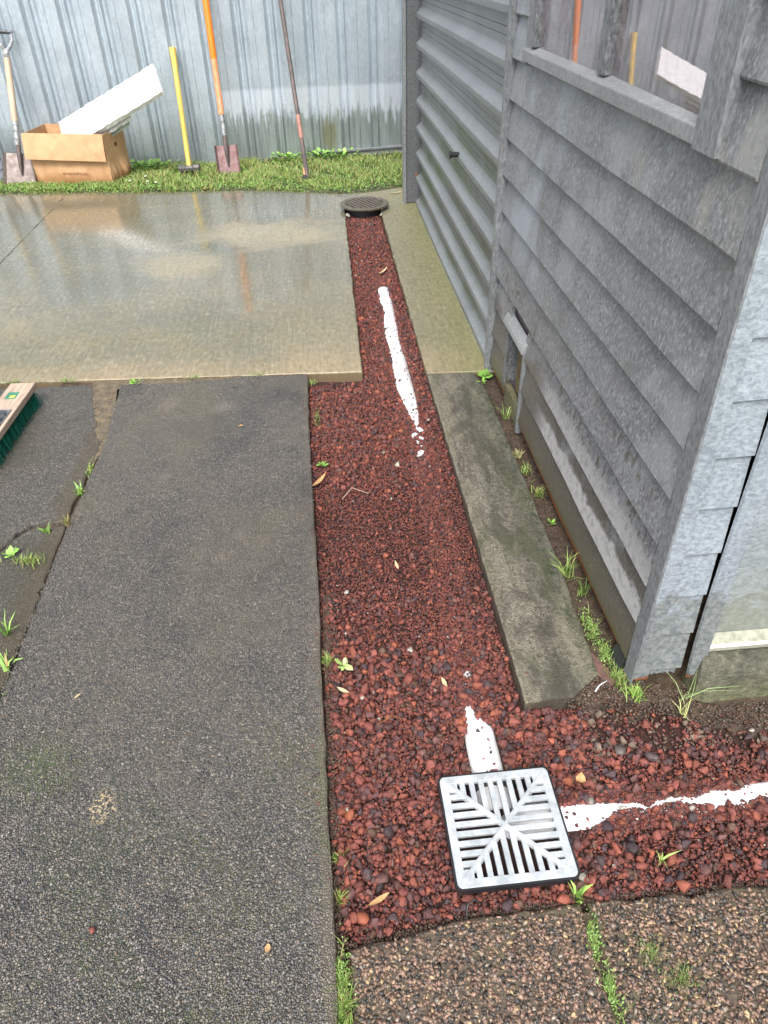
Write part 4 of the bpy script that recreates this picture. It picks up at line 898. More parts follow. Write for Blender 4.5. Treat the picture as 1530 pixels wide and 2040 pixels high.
for i in range(0, 18):
    zbt = zb0 + Pz * i
    if zbt > 2.32: break
    low = .012 if i == 0 else None
    if i == 0: board_strip(b, 1.258, 3.09, zbt, None, .745, .012); continue
    spans = [(1.262, 3.095)]
    if zbt + Pz > VZ0 + .02 and zbt < VZ1 - .03: spans = [(1.262, VY0), (VY1, 3.095)]
    if zbt > 1.20: spans = [(1.262, WY0 + .01), (WY1 - .01, 3.095)] if zbt < 2.0 else [(1.262, 3.095)]
    for a, c in spans: board_strip(b, a, c, zbt)
smooth_angle(b.obj('siding', 'siding', shed), 25)
# backing behind the boards (keeps the laps dark and the room closed)
b = B(OS)
for (y0, y1, z0, z1) in ((1.25, VY0, 0.0, 1.27), (VY1, 3.12, 0.0, 1.27), (VY0, VY1, .38, 1.27), (1.25, WY0 + .03, 1.27, 2.4), (WY1 - .03, 3.12, 1.27, 2.4), (WY0 + .03, WY1 - .03, 2.02, 2.4)):
    b.box(.769, .80, y0, y1, z0, z1)
b.box(.80, 4.0, 3.12, 3.15, 0, 2.4); b.box(4.0, 4.03, 1.22, 6.3, 0, 2.4); b.box(.86, 4.0, 6.15, 6.18, 0, 2.4); b.box(.92, 4.0, 1.245, 1.27, .17, 2.4)
b.obj('wall', 'dark_in', shed)
# corner trim: side flange and front flange
b = B(OS); b.box(.7425, .7475, 1.206, 1.258, .010, 2.4); b.obj('corner_trim', 'trim', shed, bevel=.0015)
# front: corner flange, stepped board ends, batten, panel
def ragged(x0, x1, zt, y0, zlo, amp, step=.004):
    n_ = int((x1 - x0) / step); xs = np.linspace(x0, x1, n_ + 1)
    zl = [zlo + amp * (abs(math.sin(x * 190)) * .4 + random.random() * .6) for x in xs]
    V = [(x, y0, z) for x, z in zip(xs, zl)] + [(x, y0, zt) for x in xs]; F = [(i, i + 1, n_ + 2 + i, n_ + 1 + i) for i in range(n_)]
    return V, F
b = B(OS); V, F = ragged(.748, .787, .05, 1.2072, .022, .006); b.add(V, F); b.box(.748, .787, 1.2072, 1.212, .05, 2.4)
b.obj('front_flange', 'front', shed, bevel=.001)
b = B(OS)
for i in range(1, 18):
    z0 = .055 + Pz * (i - 1) + .006; z1 = z0 + Pz
    if z0 > 2.3: break
    b.add([(.787, 1.2095, z0), (.871, 1.2060, z0 + .004), (.871, 1.217, z1 + .004), (.787, 1.220, z1), (.787, 1.223, z0), (.871, 1.223, z0 + .004)], [(0, 1, 2, 3), (4, 5, 1, 0), (1, 5, 2)])
V, F = ragged(.787, .863, .068, 1.2145, .026, .022); b.add(V, F)
b.obj('board_ends', 'front', shed)
b = B(OS)
prof = [(-.02, .896), (.10, .884), (.25, .877), (.5, .873), (.92, .871), (2.4, .870)]
def batx(z): return float(np.interp(z, [p[0] for p in prof], [p[1] for p in prof]))
zs = [.042, .08, .15, .2, .3, .4, .6, .9, 1.4, 2.4]; V = []
for z in zs:
    x = batx(z); V += [(x, 1.2035, z), (x + .003, 1.1965, z), (x + .044, 1.1965, z), (x + .050, 1.2185, z)]
F = [(i * 4 + j, i * 4 + j + 1, (i + 1) * 4 + j + 1, (i + 1) * 4 + j) for i in range(len(zs) - 1) for j in range(3)]
b.add(V, F); b.obj('batten', 'front', shed)
b = B(OS); x = batx(.045); b.add([(x, 1.2038, .047), (x + .003, 1.1968, .046), (x + .047, 1.1968, .046), (x + .042, 1.206, .020), (x + .004, 1.206, .022)], [(0, 1, 4), (1, 2, 3, 4)]); b.obj('rusted_end', 'rust', shed)
b = B(OS); b.box(.90, 2.6, 1.2195, 1.224, .172, 2.4); b.obj('front_panel', 'front', shed)
b = B(OS); b.box(.925, 2.6, 1.196, 1.2185, .143, .153); b.obj('sill', 'white_al', shed, bevel=.001)
b = B(OS); b.box(.925, 2.6, 1.200, 1.2185, .128, .1425); b.add([(.93, 1.200, .154), (2.6, 1.200, .154), (2.6, 1.2175, .180), (.93, 1.2175, .180)], [(0, 1, 2, 3)]); b.obj('sill_flashing', 'cream_al', shed)
# dark cavity behind the rusted foot, foundation
b = B(OS); b.box(.80, .93, 1.245, 1.25, -.06, .30); b.obj('cavity', 'soil', shed)
fpoly = [(.917, 1.30), (.905, 1.21), (.908, 1.165), (.93, 1.150), (1.1, 1.155), (1.4, 1.165), (2.6, 1.17), (2.6, 1.30)]
fd = dens(fpoly, .03, .0012); nf = len(fd); V = [(x, y, -.06) for x, y in fd] + [(x + .004, y + (.012 if y < 1.25 else 0), .06 + RNG.normal(0, .003)) for x, y in fd] + [(x + .01, y + (.035 if y < 1.25 else 0), .118 + RNG.normal(0, .002)) for x, y in fd]
F = [tuple(2 * nf + i for i in range(nf))] + [(k * nf + i, k * nf + (i + 1) % nf, (k + 1) * nf + (i + 1) % nf, (k + 1) * nf + i) for k in range(2) for i in range(nf)]
b = B(OS); b.add(V, F); b.obj('foundation', 'conc', shed)
# vent opening low in the side wall
ve = B(OS); ve.box(.752, .90, VY1 - .004, VY1 + .004, .10, .36); ve.box(.80, .90, VY0 - .004, VY1 - .004, .36, .368)
vo = ve.obj('wall_opening', 'frame', shed)
b = B(OS); b.box(.739, .760, VY0 - .030, VY0 - .006, -.005, .349); b.obj('jamb', 'trim', vo, bevel=.002)
b = B(OS); b.box(.742, .763, VY1 + .006, VY1 + .045, .07, .37); b.obj('jamb', 'frame', vo, bevel=.002)
b = B(OS); b.add([(.729, VY0 - .03, .350), (.729, VY1 + .06, .350), (.733, VY1 + .06, .366), (.733, VY0 - .03, .366), (.757, VY0 - .03, .405), (.757, VY1 + .06, .405), (.765, VY0 - .03, .352), (.765, VY1 + .06, .352)],
      [(0, 1, 2, 3), (3, 2, 5, 4), (0, 6, 7, 1), (0, 3, 4, 6), (1, 7, 5, 2)]); b.obj('hood', 'sillm', vo)
b = B(OS); b.box(.775, .787, VY0 + .004, VY1 - .06, .09, .36); b.obj('inner_board', mat_simple('mossy board', (0.13, 0.115, 0.045), 0.8, 0, .5, 14, .002, (0.09, 0.05, 0.03)), vo)
b = B(OS); b.box(.748, .772, VY0 - .01, VY1 + .01, -.005, .085); b.obj('bottom_board', mat_simple('green board', (0.17, 0.16, 0.085), 0.7, 0, .5, 14, .002), vo)
# window
wi = B(OS)
wi.box(.7275, .762, WY0 - .008, 1.502, 1.279, 2.06)                  # right jamb board
wi.box(.742, .77, 2.83, 2.915, 1.285, 2.06)
wi.box(.740, .77, 1.505, 2.83, 2.0, 2.06)
wo = wi.obj('window', 'trim', shed, bevel=.002)
b = B(OS); b.add([(.729, 1.5025, 1.284), (.729, 2.905, 1.283), (.729, 1.5025, 1.318), (.729, 2.905, 1.318), (.768, 1.5025, 1.334), (.768, 2.905, 1.334), (.768, 1.5025, 1.283), (.768, 2.905, 1.283)],
      [(0, 1, 3, 2), (2, 3, 5, 4), (0, 6, 7, 1), (0, 2, 4, 6), (1, 7, 5, 3)]); b.obj('sill', 'sillm', wo, bevel=.003)
b = B(OS); b.box(.742, .772, 2.098, 2.152, 1.331, 2.0); b.obj('mullion', 'frame', wo, bevel=.002)
b = B(OS); b.box(.738, .769, 2.795, 2.829, 1.331, 2.0); b.obj('frame', 'frame', wo, bevel=.002)
for a, c, kk in ((1.503, 2.097, .018), (2.153, 2.796, 0.0)):
    xa, xc = .758 + kk * (a - 1.8), .758 + kk * (c - 1.8)      # the near pane sits slightly askew in its putty
    b = B(OS); b.add([(xa, a, 1.32), (xc, c, 1.32), (xc, c, 2.0), (xa, a, 2.0)], [(3, 2, 1, 0)]); b.obj('pane', 'glass', wo)
b = B(OS); b.box(.79, .86, 1.45, 2.9, 1.30, 1.362); b.obj('inner_ledge', 'teal_in', wo)
# strip between siding and garage door
b = B(OS); b.box(.722, .768, 3.098, 3.130, -.004, 2.4); b.obj('edge_strip', 'trim', shed, bevel=.0015)
b = B(OS); b.box(.785, .80, 3.12, 5.99, 0, 2.4); b.obj('door_backing', 'dark_in', shed)
# garage door
p0, pd, per = .776, .038, .1745
prof = [(p0, -.0)]
z = .006; k = 0
while z < 2.05:
    prof += [(p0, z - .001), (p0 - pd + .001, z), (p0 - pd, z + .004), (p0 - pd, z + .026), (p0 - pd + .003, z + .030), (p0, z + .062), (p0, z + .092), (p0 + .003, z + .0935), (p0, z + .095), (p0, z + .122), (p0 + .003, z + .1235), (p0, z + .125)]
    z += per
ys = np.linspace(3.13, 5.955, 30); V = []
for yy in ys: V += [(x + .002 * math.sin(yy * 2.3 + z_ * 3), yy, z_) for x, z_ in prof]
m_ = len(prof); F = [(i * m_ + j, (i + 1) * m_ + j, (i + 1) * m_ + j + 1, i * m_ + j + 1) for i in range(len(ys) - 1) for j in range(m_ - 1)]
b = B(OS); b.add(V, F); gd = smooth_angle(b.obj('garage_door', 'door', shed), 20)
b = B(OS); b.box(p0 - .008, p0 + .02, 3.13, 5.955, 2.06, 2.4); b.obj('door_header', 'trim', shed)
b = B(OS); b.tube([(.742, 4.135, .735), (.700, 4.135, .735)], [.013, .013], 12); b.tube([(.700, 4.135, .735), (.690, 4.135, .735)], [.019, .019], 14); b.obj('handle', 'black', gd, bevel=.002)
# post and jamb
b = B(OS); b.box(.672, .782, 6.03, 6.13, .003, 2.4); po = b.obj('post', 'post', shed, bevel=.004)
b = B(OS); b.box(.652, .6715, 6.015, 6.12, -.004, 2.4); b.obj('flange', 'trim', po, bevel=.002)
b = B(OS); b.box(.745, .758, 6.0265, 6.0295, .19, .225); b.obj('rust_patch', 'rust', po)
b = B(OS); b.box(.775, .80, 5.957, 6.14, .003, 2.4); b.obj('door_jamb', 'post', shed)
b = B(OS); b.add([(.60, 1.1, 2.40), (4.2, 1.1, 2.62), (4.2, 6.4, 2.62), (.60, 6.4, 2.40), (.60, 1.1, 2.43), (4.2, 1.1, 2.65), (4.2, 6.4, 2.65), (.60, 6.4, 2.43)], [(0, 3, 2, 1), (4, 5, 6, 7), (0, 1, 5, 4), (1, 2, 6, 5), (2, 3, 7, 6), (3, 0, 4, 7)]); b.obj('roof', 'roofm', shed)

# ------------------------------------------------------------------ pipes in the trench
b = B((.335, 1.0, 0)); ys = np.linspace(1.005, 4.62, 40)
b.tube([(float(pipe_x(y)), y, float(pipe_z(y))) for y in ys], .0475, 32)
p_ = smooth_angle(b.obj('drain_pipe', 'pvc')); p_.location = (.335, 1.0, 0); meta(p_, 'white plastic drain pipe showing through the scoria up the long trench', 'pipe')
b = B((.46, .89, 0)); b.tube([(x, .89, float(rpipe_z(x))) for x in np.linspace(.462, 2.0, 30)], .0475, 32)
p_ = smooth_angle(b.obj('drain_pipe', 'pvc')); p_.location = (.46, .89, 0); meta(p_, 'white plastic drain pipe half buried to the right of the grate', 'pipe')

# ------------------------------------------------------------------ square grate
sg = empty('square_drain', (GX, GY, .001), 'square silver drain grate with black rim over a sump in the scoria', 'drain grate', rz=R(.6))
def rrect(h, rad, n=6):
    o = []
    for cx, cy, a0 in ((h - rad, h - rad, 0), (-h + rad, h - rad, 90), (-h + rad, -h + rad, 180), (h - rad, -h + rad, 270)):
        for i in range(n + 1):
            a = R(a0 + 90 * i / n); o.append((cx + rad * math.cos(a), cy + rad * math.sin(a)))
    return o
def ring(b, outer, inner, z0, z1):
    n_ = len(outer); V = [(x, y, z0) for x, y in outer] + [(x, y, z1) for x, y in outer] + [(x, y, z1) for x, y in inner] + [(x, y, z0) for x, y in inner]
    F = []
    for i in range(n_):
        j = (i + 1) % n_; F += [(i, j, n_ + j, n_ + i), (n_ + i, n_ + j, 2 * n_ + j, 2 * n_ + i), (2 * n_ + i, 2 * n_ + j, 3 * n_ + j, 3 * n_ + i)]
    b.add(V, F)
b = B(); ring(b, rrect(GH, .016), rrect(GH - .0042, .012), -.014, .003)
b.obj('rim', 'black', sg)
b = B()
IN = .1140; p = .0229; bw = .0128
ring(b, rrect(GH - .0048, .0125), rrect(IN, .0006), -.006, .0045)
rb = .0075
for sgn in (1, -1):                               # diagonal ribs
    c, s = math.cos(R(45)), math.sin(R(45)) * sgn; L = (IN + .004) * math.sqrt(2)
    mt = Matrix(((c, -s, 0, 0), (s, c, 0, 0), (0, 0, 1, 0), (0, 0, 0, 1)))
    zt = .0062 if sgn == 1 else .0059
    b.add([mt @ Vector(q) for q in ((-L, -rb, -.004), (L, -rb, -.004), (L, rb, -.004), (-L, rb, -.004), (-L, -rb * .55, zt), (L, -rb * .55, zt), (L, rb * .55, zt), (-L, rb * .55, zt))],
          [(0, 1, 5, 4), (1, 2, 6, 5), (2, 3, 7, 6), (3, 0, 4, 7), (4, 5, 6, 7)])
for q in range(4):
    a = R(90 * q); c, s = math.cos(a), math.sin(a); mt = Matrix(((c, -s, 0, 0), (s, c, 0, 0), (0, 0, 1, 0), (0, 0, 0, 1)))
    for k in range(10):
        xc = (k - 4.5) * p
        if abs(xc) > IN - .001: continue
        if k in (0, 9): xa, xb_ = (4 * p + .0050, IN + .0005) if k else (-IN - .0005, -4 * p - .0050); b.box(xa, xb_, max(min(abs(xa), abs(xb_)) - .004, .002), IN + .001, -.0055, .0036 - .0002 * q, mt); continue
        b.box(xc - bw / 2, xc + bw / 2, max(abs(xc) - .004, .002), IN + .001, -.0055, .0036 - .0002 * q, mt)
gr_ = b.obj('grate', 'grate', sg, bevel=.0006)
# sump box and pipe ends inside
b = B(); w_ = .118
b.add([(-w_, -w_, -.012), (w_, -w_, -.012), (w_, w_, -.012), (-w_, w_, -.012), (-w_, -w_, -.26), (w_, -w_, -.26), (w_, w_, -.26), (-w_, w_, -.26)], [(0, 1, 5, 4), (1, 2, 6, 5), (2, 3, 7, 6), (3, 0, 4, 7), (4, 5, 6, 7)])
b.obj('sump', 'sumpm', sg)
b = B(); b.tube([(.0, .135, -.075), (.0, .06, -.075)], .047, 28, False); b.tube([(.0, .06, -.075), (.0, .135, -.075)], .040, 28, False); smooth_angle(b.obj('pipe_end', 'pvc', sg))
b = B(); b.tube([(.135, .03, -.07), (.07, .03, -.072), (.035, .025, -.085), (.02, .015, -.12), (.02, .01, -.20)], [.05, .05, .05, .05, .05], 28, True); smooth_angle(b.obj('pipe_end', 'pvc', sg))
b = B(); b.tube([(.045, -.035, -.085), (.045, -.05, -.11), (.045, -.055, -.2)], [.043, .046, .046], 24, True); smooth_angle(b.obj('pipe_end', 'pvc', sg))

# ------------------------------------------------------------------ round drain
rd = empty('round_drain', (.333, 5.94, 0), 'round brown slotted drain cover on a black riser at the far trench end', 'drain grate')
RR = .19
o_ = [(RR * math.cos(a), RR * math.sin(a)) for a in np.linspace(0, 2 * math.pi, 48, endpoint=False)]
b = B()
b.add([(x * 1.0, y * 1.0, .030) for x, y in o_] + [(x, y, .038) for x, y in o_] + [(x * .97, y * .97, .041) for x, y in o_] + [(x * .78, y * .78, .0405) for x, y in o_] + [(x * .78, y * .78, .030) for x, y in o_],
      [(k * 48 + i, k * 48 + (i + 1) % 48, (k + 1) * 48 + (i + 1) % 48, (k + 1) * 48 + i) for k in range(4) for i in range(48)])
sr = RR * .785; sp = .0345; c30 = math.cos(R(-62)); s30 = math.sin(R(-62)); mt = Matrix(((c30, -s30, 0, 0), (s30, c30, 0, 0), (0, 0, 1, 0), (0, 0, 0, 1)))
for k in range(-4, 5):
    yc = k * sp
    hh = math.sqrt(max(sr**2 - (abs(yc) + .0098)**2, 0.0004))
    b.box(-hh - .003, hh + .003, yc - .0098, yc + .0098, .031, .0395, mt)
b.obj('cover', 'iron', rd)
b = B(); b.tube([(0, 0, -.07), (0, 0, .030)], .128, 40, False); b.tube([(0, 0, .0298), (0, 0, -.07)], .118, 40, False); b.add([(x * .66, y * .66, -.04) for x, y in o_], [tuple(range(48))]); smooth_angle(b.obj('riser', 'rubber', rd))
for (x_, y_, s_, lb) in ((.195, 5.80, .022, 'pale concrete lump left of the round drain riser'), (.452, 5.79, .018, 'pale concrete lump right of the round drain riser')):
    V0, F0 = rocks(2, 1, .06, int(x_ * 999))[0]; meta(mk('concrete_lump', V0 * s_, F0, 'stone_pale', None, False, (x_, y_, -.012)), lb, 'rubble')

# ------------------------------------------------------------------ tools
def axis(p0, p1):
    z = (Vector(p1) - Vector(p0)).normalized(); y = Vector((0, 1, 0)); x = y.cross(z).normalized(); y = z.cross(x).normalized()
    return Matrix(((x.x, y.x, z.x, p0[0]), (x.y, y.y, z.y, p0[1]), (x.z, y.z, z.z, p0[2]), (0, 0, 0, 1)))
def tool_root(name, p0, p1, label, cat):
    o = bpy.data.objects.new(name, None); COL.objects.link(o); o.empty_display_size = .1; o.matrix_world = axis(p0, p1); return meta(o, label, cat)
def blade(w0, w1, h, crv, flange=True, th=.003):
    """square mouth blade: x across, z up from the cutting edge, dished"""
    nx, nz = 12, 10; V = []
    for k, side in enumerate((0, 1)):
        for j in range(nz + 1):
            t = j / nz; w = w0 + (w1 - w0) * t
            for i in range(nx + 1):
                u = -1 + 2 * i / nx; rnd = (.012 * (abs(u) ** 6) if j == 0 else 0)
                yy = crv * (1 - u * u) + .012 * (t ** 3) * (1 - abs(u)) - (.022 * max(0, abs(u) - .85) / .15 if flange else 0)
                V.append((u * w / 2, yy + (th if side else 0), t * h + rnd))
    m_ = nx + 1; N_ = m_ * (nz + 1); F = []
    for j in range(nz):
        for i in range(nx):
            F += [(j * m_ + i, j * m_ + i + 1, (j + 1) * m_ + i + 1, (j + 1) * m_ + i), (N_ + j * m_ + i, N_ + (j + 1) * m_ + i, N_ + (j + 1) * m_ + i + 1, N_ + j * m_ + i + 1)]
    for j in range(nz): F += [(j * m_, (j + 1) * m_, N_ + (j + 1) * m_, N_ + j * m_), (j * m_ + nx, N_ + j * m_ + nx, N_ + (j + 1) * m_ + nx, (j + 1) * m_ + nx)]
    for i in range(nx): F += [(i, N_ + i, N_ + i + 1, i + 1), (nz * m_ + i, nz * m_ + i + 1, N_ + nz * m_ + i + 1, N_ + nz * m_ + i)]
    return V, F
# square mouth shovel with D grip
t = tool_root('shovel', (-2.665, 7.17, -.005), (-2.585, 7.625, 1.115), 'square mouth shovel with pale wooden shaft and D grip against the fence', 'shovel')
Lt = (Vector((-2.585, 7.625, 1.115)) - Vector((-2.665, 7.17, -.005))).length
b = B(); V, F = blade(.29, .235, .27, .006); b.add(V, F); smooth_angle(b.obj('blade', 'steel_dirty', t), 40)
b = B(); b.tube([(.02, -.005, .09), (.02, -.014, .16), (.018, -.014, .27), (.014, -.006, .33)], [.006, .016, .021, .021], 14); smooth_angle(b.obj('socket', 'rusty', t))
b = B(); b.tube([(.014, -.006, .33), (.010, -.004, .52)], .0245, 14); smooth_angle(b.obj('shaft_sleeve', 'steel_grey', t))
b = B(); b.tube([(.010, -.004, .52), (.0, 0, Lt - .20)], .0275, 16); smooth_angle(b.obj('shaft', 'wood', t))
b = B(); b.tube([(0, 0, Lt - .20), (0, 0, Lt - .14)], [.024, .022], 14); b.tube([(0, 0, Lt - .15), (-.038, 0, Lt - .105), (-.058, 0, Lt - .06), (-.056, 0, Lt)], [.016, .013, .012, .012], 10); b.tube([(0, 0, Lt - .15), (.038, 0, Lt - .105), (.058, 0, Lt - .06), (.056, 0, Lt)], [.016, .013, .012, .012], 10)
yk = smooth_angle(b.obj('yoke', 'steel_grey', t)); b = B(); b.tube([(-.066, 0, Lt), (.066, 0, Lt)], .016, 12); smooth_angle(b.obj('grip', 'bracket', t))
# half seen tool at the left picture edge
t = tool_root('garden_spade', (-2.90, 7.28, .02), (-2.98, 7.62, 1.0), 'dark spade with pale handle cut off by the left picture edge', 'spade')
b = B(); V, F = blade(.20, .19, .30, .008); b.add(V, F); smooth_angle(b.obj('blade', 'bracket', t), 40)
b = B(); b.tube([(0, -.002, .20), (0, -.006, .32), (0, 0, .42)], [.006, .024, .024], 12); smooth_angle(b.obj('socket', 'bracket', t))
b = B(); b.tube([(0, 0, .42), (0, 0, .50)], .026, 12); b.tube([(0, 0, .50), (0, 0, 1.03)], .021, 12); smooth_angle(b.obj('shaft', 'wood', t))
# sledgehammer
t = tool_root('sledgehammer', (-1.192, 7.37, .035), (-1.222, 7.745, .945), 'yellow handled sledgehammer standing on its head against the fence', 'sledgehammer')
b = B(); b.tube([(0, 0, -.01), (0, 0, .05), (0, 0, .35), (0, 0, .82), (0, 0, .93), (0, 0, .985)], [.028, .027, .026, .028, .032, .037], 18, True, .85)
smooth_angle(b.obj('handle', 'yellow', t))
b = B(); hp = [(-.100, .033), (-.093, .040), (-.045, .042), (-.03, .037), (.03, .037), (.045, .042), (.093, .040), (.100, .033)]
b.tube([(x_, -.0, -.0) for x_, _ in hp], [r_ for _, r_ in hp], 10); b.obj('head', 'sledge', t, bevel=.002)
# orange shovel
t = tool_root('orange_shovel', (-.812, 7.20, -.005), (-.872, 7.755, 1.62), 'long orange handled shovel with reddish square blade', 'shovel')
Lt = (Vector((-.872, 7.755, 1.62)) - Vector((-.812, 7.20, -.005))).length
b = B(); V, F = blade(.205, .205, .255, .010); b.add(V, F); smooth_angle(b.obj('blade', 'steel_red', t), 40)
b = B(); b.tube([(0, -.004, .08), (0, -.016, .15), (0, -.014, .25), (0, -.004, .33)], [.005, .014, .021, .021], 14); smooth_angle(b.obj('socket', 'rusty', t))
b = B(); b.tube([(0, -.004, .33), (0, 0, .50)], .0205, 14); smooth_angle(b.obj('collar', 'steel_grey', t))
b = B(); b.tube([(0, 0, .50), (0, 0, .93)], .0265, 16); smooth_angle(b.obj('lower_shaft', 'worn_orange', t))
b = B(); b.tube([(0, 0, .93), (0, 0, .94), (0, 0, Lt)], [.027, .0295, .0295], 16); smooth_angle(b.obj('shaft', 'orange', t))
# dark long bar with foot
t = tool_root('digging_bar', (-.108, 6.90, .02), (-.262, 7.80, 1.66), 'long dark rusty bar with a round black foot leaning on the fence', 'digging bar')
Lt = (Vector((-.262, 7.80, 1.66)) - Vector((-.108, 6.90, .02))).length
b = B(); b.tube([(0, 0, .0), (0, 0, .25), (0, 0, .45), (0, 0, 1.0), (0, 0, Lt)], [.020, .020, .018, .019, .019], 12); smooth_angle(b.obj('shaft', 'rusty', t))
b = B(); b.tube([(-.022, -.03, -.005), (-.010, .012, .0)], [.026, .024], 18, True); smooth_angle(b.obj('foot', 'black', t))
b = B(); b.tube([(-.020, -.008, .02), (-.020, -.008, .085)], .008, 8); b.obj('wedge', 'worn_orange', t)
b = B(); b.tube([(0, 0, .33), (0, 0, .52)], .0195, 12); smooth_angle(b.obj('worn_band', mat_simple('worn pink band', (.45, .22, .18), .6, 0, .4, 30), t))

# ------------------------------------------------------------------ cardboard box and foam
bx = empty('cardboard_box', (-2.18, 7.15, -.005), 'open brown cardboard box on the grass by the fence', 'box')
bx.rotation_euler = (0, 0, math.atan2(7.088 - 7.213, .705))
W2, D, Hh, th = .352, .40, .40, .005
nx, nz = 26, 12
def wall(p0, p1, h0, h1, bulge, name, seed=0, hole=None):
    """crumpled board wall from p0 to p1 (bottom) rising to h; bulge outward at the damp foot"""
    p0, p1 = Vector(p0), Vector(p1); d = (p1 - p0); nrm = Vector((d.y, -d.x, 0)).normalized(); V = []; rr = np.random.default_rng(seed)
    ph = rr.uniform(0, 6, 4)
    for k in (0, 1):
        for j in range(nz + 1):
            for i in range(nx + 1):
                u, w = i / nx, j / nz; z = w * (h0 + (h1 - h0) * u)
                o = bulge * math.exp(-((w - .16) / .16)**2) * (.6 + .4 * math.sin(9 * u + ph[0])) * math.sin(math.pi * min(max(u, .03), .97)) ** .5
                o += .0035 * math.sin(7 * u + ph[1]) * math.sin(3.1 * w + ph[2]) + bulge * .30 * math.sin(31 * u + 8 * w + ph[3]) * math.exp(-((w - .12) / .14)**2) * math.sin(math.pi * u)
                V.append(tuple(p0 + d * u + nrm * (o - k * .004) + Vector((0, 0, z))))
    m_ = nx + 1; N_ = m_ * (nz + 1); F = []
    for j in range(nz):
        for i in range(nx):
            if hole and hole[0] <= i < hole[1] and hole[2] <= j < hole[3]: continue
            F += [(j * m_ + i, j * m_ + i + 1, (j + 1) * m_ + i + 1, (j + 1) * m_ + i), (N_ + j * m_ + i, N_ + (j + 1) * m_ + i, N_ + (j + 1) * m_ + i + 1, N_ + j * m_ + i + 1)]
    for i in range(nx): F.append((nz * m_ + i, nz * m_ + i + 1, N_ + nz * m_ + i + 1, N_ + nz * m_ + i))
    for j in range(nz): F += [(j * m_, (j + 1) * m_, N_ + (j + 1) * m_, N_ + j * m_), (j * m_ + nx, N_ + j * m_ + nx, N_ + (j + 1) * m_ + nx, (j + 1) * m_ + nx)]
    return V, F
b = B()
for a in (((-W2, 0, 0), (W2, 0, 0), .415, .40, .022, '', 1), ((W2, 0, 0), (W2 + .02, D, 0), .40, .405, .045, '', 2, (12, 15, 8, 9)), ((W2 + .02, D, 0), (-W2, D, 0), .40, .42, .01, '', 3), ((-W2, D, 0), (-W2, 0, 0), .42, .415, .015, '', 4)):
    V, F = wall(*a); b.add(V, F)
b.box(-W2 + .004, W2 - .004, .004, D - .004, .002, .008)
smooth_angle(b.obj('body', 'card', bx), 50)
b = B(); V = []
for k in (0, 1):
    for j in range(7):
        for i in range(15):
            u, w = i / 14, j / 6
            V.append((-W2 - .012 + (2 * W2 + .016) * u - .006 * w, -.012 - .028 * math.sin(w * 1.45) - .012 * (1 - u) * w - (.0045 if k else 0) - .004 * math.sin(5 * u) * w, .418 - .013 * u - (.198 + .014 * u) * w))
m_ = 15; N_ = 15 * 7; F = []
for j in range(6):
    for i in range(14): F += [(j * m_ + i, j * m_ + i + 1, (j + 1) * m_ + i + 1, (j + 1) * m_ + i), (N_ + j * m_ + i, N_ + (j + 1) * m_ + i, N_ + (j + 1) * m_ + i + 1, N_ + j * m_ + i + 1)]
for i in range(14): F += [(i, N_ + i, N_ + i + 1, i + 1), (6 * m_ + i, 6 * m_ + i + 1, N_ + 6 * m_ + i + 1, N_ + 6 * m_ + i)]
for j in range(6): F += [(j * m_, (j + 1) * m_, N_ + (j + 1) * m_, N_ + j * m_), (j * m_ + 14, N_ + j * m_ + 14, N_ + (j + 1) * m_ + 14, (j + 1) * m_ + 14)]
b.add(V, F); smooth_angle(b.obj('front_flap', 'card', bx), 60)
cu = bpy.data.curves.new('lettering', 'FONT'); cu.body = 'ecoproof.com'; cu.size = .040; cu.extrude = .0004
to = bpy.data.objects.new('lettering_curve', cu); COL.objects.link(to); bpy.context.view_layer.update()
me = bpy.data.meshes.new_from_object(to.evaluated_get(bpy.context.evaluated_depsgraph_get())); bpy.data.objects.remove(to)
lt = bpy.data.objects.new('lettering', me); COL.objects.link(lt); me.materials.clear(); me.materials.append(MAT['ink']); lt.parent = bx; lt.location = (-.085, -.024, .085); lt.rotation_euler = (R(86), 0, 0)
# foam slab
def slab_box(name, mat, origin, u, v, n_, L, Wd, T, seed=1, rough=.004):
    rr = np.random.default_rng(seed); o = Vector(origin); nu, nv = 30, 8; V = []; u, v, n_ = Vector(u).normalized(), Vector(v).normalized(), Vector(n_).normalized()
    for k in (0, 1):
        for j in range(nv + 1):
            for i in range(nu + 1):
                e = (rough if (i in (0, nu) or j in (0, nv)) else 0) * rr.normal(); V.append(o + u * (L * i / nu + e) + v * (Wd * j / nv + e * 1.2) + n_ * (T * k + e * .3))
    m_ = nu + 1; N_ = m_ * (nv + 1); F = []
    for j in range(nv):
        for i in range(nu): F += [(j * m_ + i, (j + 1) * m_ + i, (j + 1) * m_ + i + 1, j * m_ + i + 1), (N_ + j * m_ + i, N_ + j * m_ + i + 1, N_ + (j + 1) * m_ + i + 1, N_ + (j + 1) * m_ + i)]
    for i in range(nu): F += [(i, i + 1, N_ + i + 1, N_ + i), (nv * m_ + i, N_ + nv * m_ + i, N_ + nv * m_ + i + 1, nv * m_ + i + 1)]
    for j in range(nv): F += [(j * m_, N_ + j * m_, N_ + (j + 1) * m_, (j + 1) * m_), (j * m_ + nu, (j + 1) * m_ + nu, N_ + (j + 1) * m_ + nu, N_ + j * m_ + nu)]
    ob = mk(name, [v_ - o for v_ in V], F, mat); ob.location = o; return ob
A = Vector((-2.17, 7.20, .25)); Tp = Vector((-1.262, 7.17, .665)); u = (Tp - A).normalized()
vv = (Vector((-1.305, 7.37, .885)) - Vector((-1.262, 7.17, .70)))
vv = (vv - u * vv.dot(u)).normalized(); nn = u.cross(vv)
if nn.y > 0: nn = -nn
